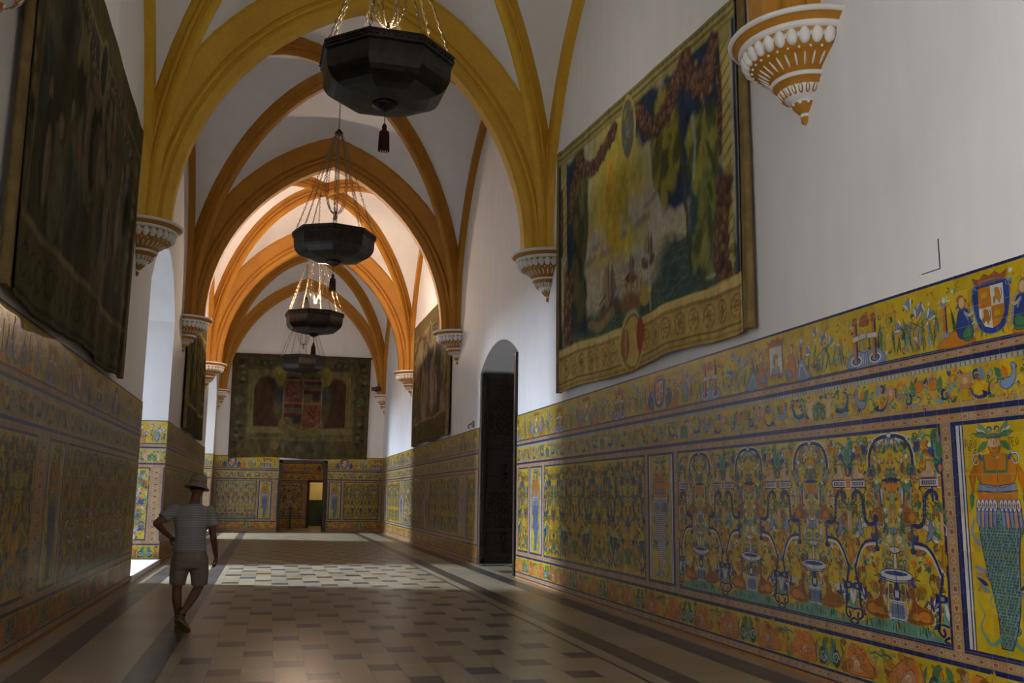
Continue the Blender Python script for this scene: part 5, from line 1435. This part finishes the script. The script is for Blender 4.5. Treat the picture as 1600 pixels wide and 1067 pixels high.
LLAB = ['nearest black octagonal bowl lamp, bulb glowing, its tassel hanging below the bowl', 'second bowl lamp, dark grey and unlit, hanging in front of the dark brown arch',
        'third bowl lamp with a glowing bulb and orange lit chains', 'farthest and smallest bowl lamp, in front of the coat of arms tapestry']
lamp0 = make_lamp()
offs = [(-.0, 0, 7.42, .03), (-.12, 0, 7.36, .30), (-.15, 0, 7.18, .12), (-.22, 0, 7.02, .2)]
LAMPS = [lamp0] + [copy_tree(lamp0) for i in range(3)]
for i, L_ in enumerate(LAMPS):
    yc = (BAY[i + 1] + BAY[i + 2]) / 2
    up_ = 11.42 - offs[i][2]
    chain_mesh((0, 0, 2.48), (.0, 0, up_ - .08)).build('suspension_chain', MAT['chain'], L_)
    m = MB(); m.lathe([(0, .03), (.10, .03), (.11, -.03), (.05, -.07), (.02, -.10), (0, -.10)], 14, c=(0, 0, up_)); m.build('ceiling_hook', MAT['bronze'], L_)
    L_.location = (XC + offs[i][0], yc, offs[i][2]); L_.rotation_euler = (0, 0, offs[i][3])
    tag(L_, LLAB[i], 'hanging lamp', 'hanging bowl lamps')
    if i in LAMP_ON:
        e, c = LAMP_ON[i]
        for ch in [x for x in COL.objects if x.parent == L_ and x.name.startswith('bulb') and not x.name.startswith(('bulb_'))]:
            ch.data = ch.data.copy(); ch.data.materials[0] = MAT['bulb%d' % i]
            ch.visible_shadow = True
        l = bpy.data.lights.new('bulb_light', 'POINT'); l.energy = e; l.color = c; l.shadow_soft_size = .075
        lo = bpy.data.objects.new('bulb_light', l); COL.objects.link(lo); lo.location = (XC + offs[i][0], yc, offs[i][2] + .36)


# ------------------------------------------------------------------ doors
def carved_leaf(w, h, th):
    """panelled door leaf in local x (width), z (height), face towards -y"""
    root = empty('door_leaf')
    m = MB(); m.box((0, 0, 0), (w, th, h)); body = m.build('leaf_board', MAT['darkwood'], root)
    m = MB(); e = .034
    def fr(x0, z0, x1, z1, b=.03):
        m.box((x0, -e, z0), (x1, 0.001, z0 + b)); m.box((x0, -e, z1 - b), (x1, 0.001, z1)); m.box((x0, -e, z0), (x0 + b, 0.001, z1)); m.box((x1 - b, -e, z0), (x1, 0.001, z1))
    fr(.03, .04, w - .03, h - .04, .06)
    def grid(z0, z1, rows, cols):
        dz = (z1 - z0) / rows; dx = (w - .24) / cols
        for i in range(rows):
            for j in range(cols): fr(.12 + j * dx + .02, z0 + i * dz + .03, .12 + (j + 1) * dx - .02, z0 + (i + 1) * dz - .03, .035)
    grid(.22, .75, 2, 3); grid(1.75, 2.35, 2, 3); grid(2.42, 2.95, 2, 2); grid(3.95, 4.45, 2, 3)
    def lattice(z0, z1):
        fr(.12, z0, w - .12, z1, .03)
        n = 5; dx = (w - .30) / n
        cx, cz = w / 2, (z0 + z1) / 2
        for k in range(-5, 6):
            for s in (-1, 1):
                pts = []
                a = Vector((cx + k * .16 - .45 * 1, 0, cz - s * .45)); b = Vector((cx + k * .16 + .45, 0, cz + s * .45))
                N_ = 24; seg = [a.lerp(b, i / N_) for i in range(N_ + 1)]
                for p_, q_ in zip(seg, seg[1:]):
                    c_ = (p_ + q_) / 2
                    if .15 < c_.x < w - .15 and z0 + .03 < c_.z < z1 - .03:
                        d = (q_ - p_).normalized(); n_ = Vector((-d.z, 0, d.x)) * .017
                        vs_ = [tuple(p_ - n_ + Vector((0, -e, 0))), tuple(q_ - n_ + Vector((0, -e, 0))), tuple(q_ + n_ + Vector((0, -e, 0))), tuple(p_ + n_ + Vector((0, -e, 0))), tuple(p_ - n_), tuple(q_ - n_), tuple(q_ + n_), tuple(p_ + n_)]
                        m.add(vs_, [(0, 1, 2, 3), (0, 4, 5, 1), (1, 5, 6, 2), (2, 6, 7, 3), (3, 7, 4, 0)])
    lattice(.80, 1.70); lattice(3.0, 3.92)
    m.build('carved_moulding', MAT['darkwood'], root)
    m = MB()
    for z in (.4, 1.5, 3.0, 4.2): m.tube([(0.0, -.015, z), (0.0, -.015, z + .16)], .018, 8)
    m.build('hinge', MAT['bronze'], root)
    return root
dl = carved_leaf(1.65, 4.52, .09); dl.location = (XR + .03, DOOR[1] - .11, .03)
tag(dl, 'tall dark carved door leaf folded back inside the right doorway', 'door', 'leaves of the tall doorway')
dn = carved_leaf(1.65, 4.52, .12)
dn.location = (XR + 1.62, DOOR[0] + .20, .03); dn.rotation_euler = (0, 0, PI)
dn.location = (XR + 1.61, DOOR[0] + .02, .03)
tag(dn, 'dark near door leaf seen edge on beside the blue bordered tiles', 'door', 'leaves of the tall doorway')
dn.rotation_euler = (0, 0, PI); dn.location = (XR + 1.60, DOOR[0] + .15, .03)

m = MB(); f = .13
m.box((FD[0] - .1, YF - .05, 0), (FD[0] + .03, YF + .9, FD[2] + .1)); m.box((FD[1] - .03, YF - .05, 0), (FD[1] + .1, YF + .9, FD[2] + .1)); m.box((FD[0] - .1, YF - .05, FD[2] - .03), (FD[1] + .1, YF + .9, FD[2] + .1))
tag(m.build('door_1', MAT['darkwood']), 'dark wooden frame of the small doorway in the end wall', kind='structure')
m = MB(); m.box((D2[0] - .1, NY - .04, 0), (D2[0] + .02, NY + .32, D2[2] + .08)); m.box((D2[1] - .02, NY - .04, 0), (D2[1] + .1, NY + .32, D2[2] + .08)); m.box((D2[0] - .1, NY - .04, D2[2] - .02), (D2[1] + .1, NY + .32, D2[2] + .08))
tag(m.build('door_2', MAT['darkwood']), 'dark frame of the second doorway in the next room', kind='structure')
# dark barrier post with a foot in the next room
ps = empty('stanchion', (.98, 45.2, 0)); tag(ps, 'dark barrier post standing in the next room behind the far door', 'barrier post')
m = MB(); m.lathe([(0, .02), (.16, .02), (.17, 0), (0, 0)], 16); m.build('base', MAT['bronze'], ps)
m = MB(); m.tube([(0, 0, .02), (0, 0, .95)], .03, 10); m.ell((0, 0, .98), (.045, .045, .045)); m.build('post', MAT['darkwood'], ps)

# spotlight above the far right corbel
sp = empty('spotlight', (4.50, YF - .22, 6.30)); tag(sp, 'small black spotlight with a dark red end above the far right corbel', 'spotlight')
m = MB(); m.box((-.12, -.11, -.10), (.14, .11, .11)); m.box((.02, -.03, .11), (.06, .03, .20)); m.build('housing', MAT['black'], sp)
m = MB(); m.box((-.28, -.09, -.08), (-.12, .09, .08)); m.build('red_box', MAT['red'], sp)
m = MB(); m.box((-.02, .05, -.14), (.06, .22, -.10)); m.build('bracket', MAT['black'], sp)
# wall fitting at the doorway, hatch in the plaster
wf = empty('rope_holder', (XR, 22.95, 3.36)); tag(wf, 'small pale wall fitting left of the tall right doorway', 'wall fitting')
m = MB(); m.lathe([(0, 0), (.08, .0), (.09, .03), (.07, .05), (0, .06)], 12); o = m.build('wall_plate', MAT['grey'], wf); o.rotation_euler = (0, -PI / 2, 0)
m = MB(); m.tube([(-.05, 0, .02), (-.13, 0, -.02), (-.15, 0, -.07), (-.12, 0, -.11)], .02, 8); m.build('hook', MAT['grey'], wf)
m = MB(); g = .006
for (a, b, c_, d) in ((5.94, 3.33, 5.95, 3.55), (5.94, 3.33, 6.22, 3.338)):
    m.box((XR - .004, a, b), (XR + .001, c_, d))
hp = empty('access_hatch', (XR, 5.94, 3.33)); tag(hp, 'faint square hatch outlined in the white plaster above the tiles', 'hatch')
m = MB(); m.box((-.006, 0, 0), (.002, .25, .22)); m.build('hatch_cover', MAT['plaster'], hp)
m = MB(); m.box((-.007, -.005, -.005), (.001, 0, .23)); m.box((-.007, -.005, -.005), (.001, .20, 0)); m.build('hatch_gap', MAT['black'], hp)


# ------------------------------------------------------------------ walking person, seen from behind
def soft(mb_list, name, mat, parent, voxel=.012, it=4):
    o = mb_list.build(name, mat, parent)
    r = o.modifiers.new('merge', 'REMESH'); r.mode = 'VOXEL'; r.voxel_size = voxel; r.use_smooth_shade = True
    s = o.modifiers.new('soften', 'SMOOTH'); s.factor = .5; s.iterations = it
    return o


def loft(m, rings, n=16):
    """rings: (centre, rx, ry, tilt) closed ends"""
    vs_ = []; fs = []
    for (c, rx, ry) in rings:
        for k in range(n): a = 2 * PI * k / n; vs_.append((c[0] + rx * cos(a), c[1] + ry * sin(a), c[2]))
    for i in range(len(rings) - 1):
        for k in range(n): k2 = (k + 1) % n; fs.append((i * n + k, i * n + k2, (i + 1) * n + k2, (i + 1) * n + k))
    fs.append(tuple(range(n - 1, -1, -1))); fs.append(tuple((len(rings) - 1) * n + k for k in range(n)))
    m.add(vs_, fs, 0, True)


def limb(m, pts, rad, n=12):
    m.tube(pts, rad, n)
    for p, r_ in zip(pts, rad): m.ell(p, (r_ * .995, r_ * .995, r_ * .995), 12, 8)


px, py = -.86, 11.85
pr = empty('person', (px, py, 0)); tag(pr, 'person in striped white T-shirt, khaki shorts and bucket hat walking away, left hand on hip', 'person')
Ls, Rs = (-.205, .0, 1.405), (.19, .0, 1.385)
Le, Lw = (-.385, -.13, 1.235), (-.235, .02, 1.075)
Re, Rw = (.245, -.03, 1.09), (.285, .07, .86)
Lh, Rh = (-.10, .0, .86), (.10, .0, .86)
Lk, La = (-.125, .04, .49), (-.085, .08, .09)
Rk, Ra = (.115, .07, .50), (-.035, -.22, .235)
b = MB()
loft(b, [((0, 0, .84), .165, .12), ((0, 0, .92), .17, .12), ((-.01, 0, 1.05), .15, .105), ((-.01, 0, 1.18), .165, .115), ((-.01, 0, 1.30), .19, .12), ((-.005, 0, 1.385), .18, .10), ((0, 0, 1.43), .10, .075), ((.005, .01, 1.46), .058, .058)])
b.tube([(.005, .01, 1.42), (.02, .03, 1.56)], [.058, .054], 12)
# head turned slightly right
hx, hy, hz = .03, .05, 1.655
b.ell((hx, hy, hz), (.078, .098, .112), 16, 12); b.ell((hx + .015, hy + .055, hz - .055), (.052, .055, .055), 12, 8)
b.ell((hx + .035, hy + .118, hz - .015), (.014, .022, .026), 8, 6); b.ell((hx + .03, hy + .095, hz - .062), (.026, .012, .012), 8, 6)
for s in (-1, 1): b.ell((hx + s * .08, hy - .002, hz - .012), (.012, .024, .034), 8, 6)
limb(b, [Ls, Le], [.052, .042]); limb(b, [Le, (-.31, -.05, 1.15), Lw], [.042, .036, .027])
limb(b, [Rs, Re], [.052, .040]); limb(b, [Re, (.265, .02, .98), Rw], [.041, .037, .027])
limb(b, [Lh, (-.12, .02, .68), Lk], [.085, .075, .056]); limb(b, [Lk, (-.118, .03, .37), (-.10, .06, .22), La], [.054, .057, .042, .037])
limb(b, [Rh, (.12, .03, .68), Rk], [.085, .075, .056]); limb(b, [Rk, (.075, -.03, .42), (.02, -.13, .31), Ra], [.054, .057, .043, .037])
soft(b, 'body', MAT['skin'], pr, .011, 4)


def hand(m, wrist, fdir, pdir, curl, side, L=.185):
    """palm, four fingers and a thumb; fdir along the hand, pdir out of the palm"""
    w = Vector(wrist); f = Vector(fdir).normalized(); p = Vector(pdir); p = (p - f * p.dot(f)).normalized(); s = f.cross(p) * side
    R = Matrix((s, p, f)).transposed()
    m.ell(w + f * .05, (.040, .016, .055), 12, 8, 0, R); m.ell(w + f * .07, (.042, .014, .035), 12, 8, 0, R); m.tube([w - f * .02, w + f * .03], [.026, .024], 10)
    for k, (o_, l) in enumerate(((-.030, .062), (-.010, .074), (.010, .070), (.029, .054))):
        q = w + f * .092 + s * o_; a = 0; pts = [q - f * .02, q]
        for j in range(3):
            a += curl * (.55 + .12 * k + .1 * j); q = q + (f * cos(a) + p * sin(a)) * l * (.42, .33, .25)[j]; pts.append(q)
        m.tube(pts, [.0095, .0095, .009, .0085, .0065], 8); m.ell(pts[-1], (.0065,) * 3, 8, 6)
    q = w + f * .03 - s * .032; pts = [q, q - s * .022 + f * .022 + p * .008, q - s * .026 + f * .048 + p * .022, q - s * .018 + f * .068 + p * .034]
    m.tube(pts, [.013, .012, .010, .008], 8); m.ell(pts[-1], (.008,) * 3, 8, 6)
h = MB(); hand(h, Rw, (.12, .12, -1), (-1, .2, 0), .75, 1); soft(h, 'right_hand', MAT['skin'], pr, .0045, 2)
h = MB(); hand(h, Lw, (.75, .45, -.55), (.25, -.25, -1), .35, -1); soft(h, 'left_hand', MAT['skin'], pr, .0045, 2)
# clothes
c = MB()
loft(c, [((-.005, 0, .905), .192, .145), ((-.008, 0, .98), .182, .135), ((-.01, 0, 1.08), .172, .128), ((-.01, 0, 1.20), .186, .134), ((-.01, 0, 1.31), .208, .136), ((-.005, 0, 1.385), .205, .115), ((0, 0, 1.435), .135, .09), ((.003, .005, 1.465), .078, .072)])
c.tube([Ls, (-.275, -.05, 1.335), (-.325, -.088, 1.29)], [.064, .068, .072], 14); c.ell(Ls, (.064, .070, .060), 14, 10)
c.tube([Rs, (.215, -.01, 1.28), (.232, -.02, 1.20)], [.064, .067, .071], 14); c.ell(Rs, (.064, .070, .060), 14, 10)
c.ell((-.02, .03, 1.06), (.16, .115, .12), 14, 10)
soft(c, 'striped_shirt', MAT['stripe'], pr, .012, 4)
c = MB()
loft(c, [((-.005, 0, .93), .180, .135), ((0, 0, .86), .195, .148), ((0, -.005, .78), .205, .15), ((0, 0, .72), .19, .135)])
c.tube([(-.095, 0, .84), (-.115, .02, .68), (-.125, .035, .535)], [.112, .106, .092], 16); c.tube([(.095, 0, .84), (.112, .03, .68), (.12, .06, .525)], [.112, .106, .092], 16)
c.ell((.06, -.06, .82), (.11, .09, .09)); c.ell((-.06, -.06, .82), (.11, .09, .09))
sh = soft(c, 'khaki_shorts', MAT['khaki'], pr, .012, 4)
m = MB(); m.box((.07, -.165, .80), (.145, -.145, .81)); m.box((-.145, -.165, .80), (-.07, -.145, .81)); m.build('pocket_flap', MAT['khaki'], sh)
# hat
c = MB(); c.lathe([(0, .135), (.05, .13), (.082, .112), (.094, .07), (.102, .0), (.118, -.018), (.145, -.045), (.147, -.052), (.118, -.030), (.098, -.012), (.0, .0)], 28, c=(0, 0, 0))
for k in range(4): pass
hat = c.build('bucket_hat', MAT['hat'], pr, (hx, hy, hz + .035)); hat.rotation_euler = (-.18, .16, 0)
c = MB(); c.lathe([(.1035, -.002), (.1045, .004), (.1005, .03), (.099, .028)], 28); c.build('hat_band', MAT['khaki'], hat)
c = MB(); c.ell((hx, hy - .022, hz + .0), (.080, .080, .065), 14, 10); soft(c, 'hair', MAT['hair'], pr, .008, 2)
# shoes and socks
def shoe(ankle, fd, upv, nm):
    a = Vector(ankle); f = Vector(fd).normalized(); u = Vector(upv); u = (u - f * u.dot(f)).normalized(); s = f.cross(u)
    R = Matrix((s, f, u)).transposed()
    def P(x, y, z): return a + s * x + f * y + u * z
    m = MB()
    for (x, y, z, rx, ry, rz) in ((0, -.035, -.035, .040, .045, .045), (0, .0, -.015, .043, .055, .045), (0, .05, -.045, .044, .06, .034), (0, .11, -.055, .048, .065, .026), (0, .16, -.058, .043, .045, .022)): m.ell(P(x, y, z), (rx, ry, rz), 12, 8, 0, R)
    o = soft(m, nm, MAT['shoe'], pr, .008, 3)
    m = MB(); pts = [(-.034, -.07), (.034, -.07), (.043, -.02), (.042, .05), (.052, .12), (.040, .19), (0, .212), (-.040, .19), (-.050, .12), (-.040, .05), (-.043, -.02)]
    vs_ = [tuple(P(x, y, -.088)) for x, y in pts] + [tuple(P(x, y, -.062 + (.012 if y < -.03 else 0))) for x, y in pts]; n = len(pts)
    m.add(vs_, [tuple(range(n - 1, -1, -1)), tuple(range(n, 2 * n))] + [(i, (i + 1) % n, n + (i + 1) % n, n + i) for i in range(n)]); m.build('sole', MAT['sole'], o)
    m = MB(); m.tube([P(0, -.01, .0), P(0, -.012, .09)], [.042, .044], 14); m.build('sock', MAT['sock'], pr)
    return o
shoe(La, (.10, 1, 0), (0, 0, 1), 'shoe')
shoe((-.035, -.215, .195), (.42, .66, -.56), (.15, .55, .75), 'shoe')
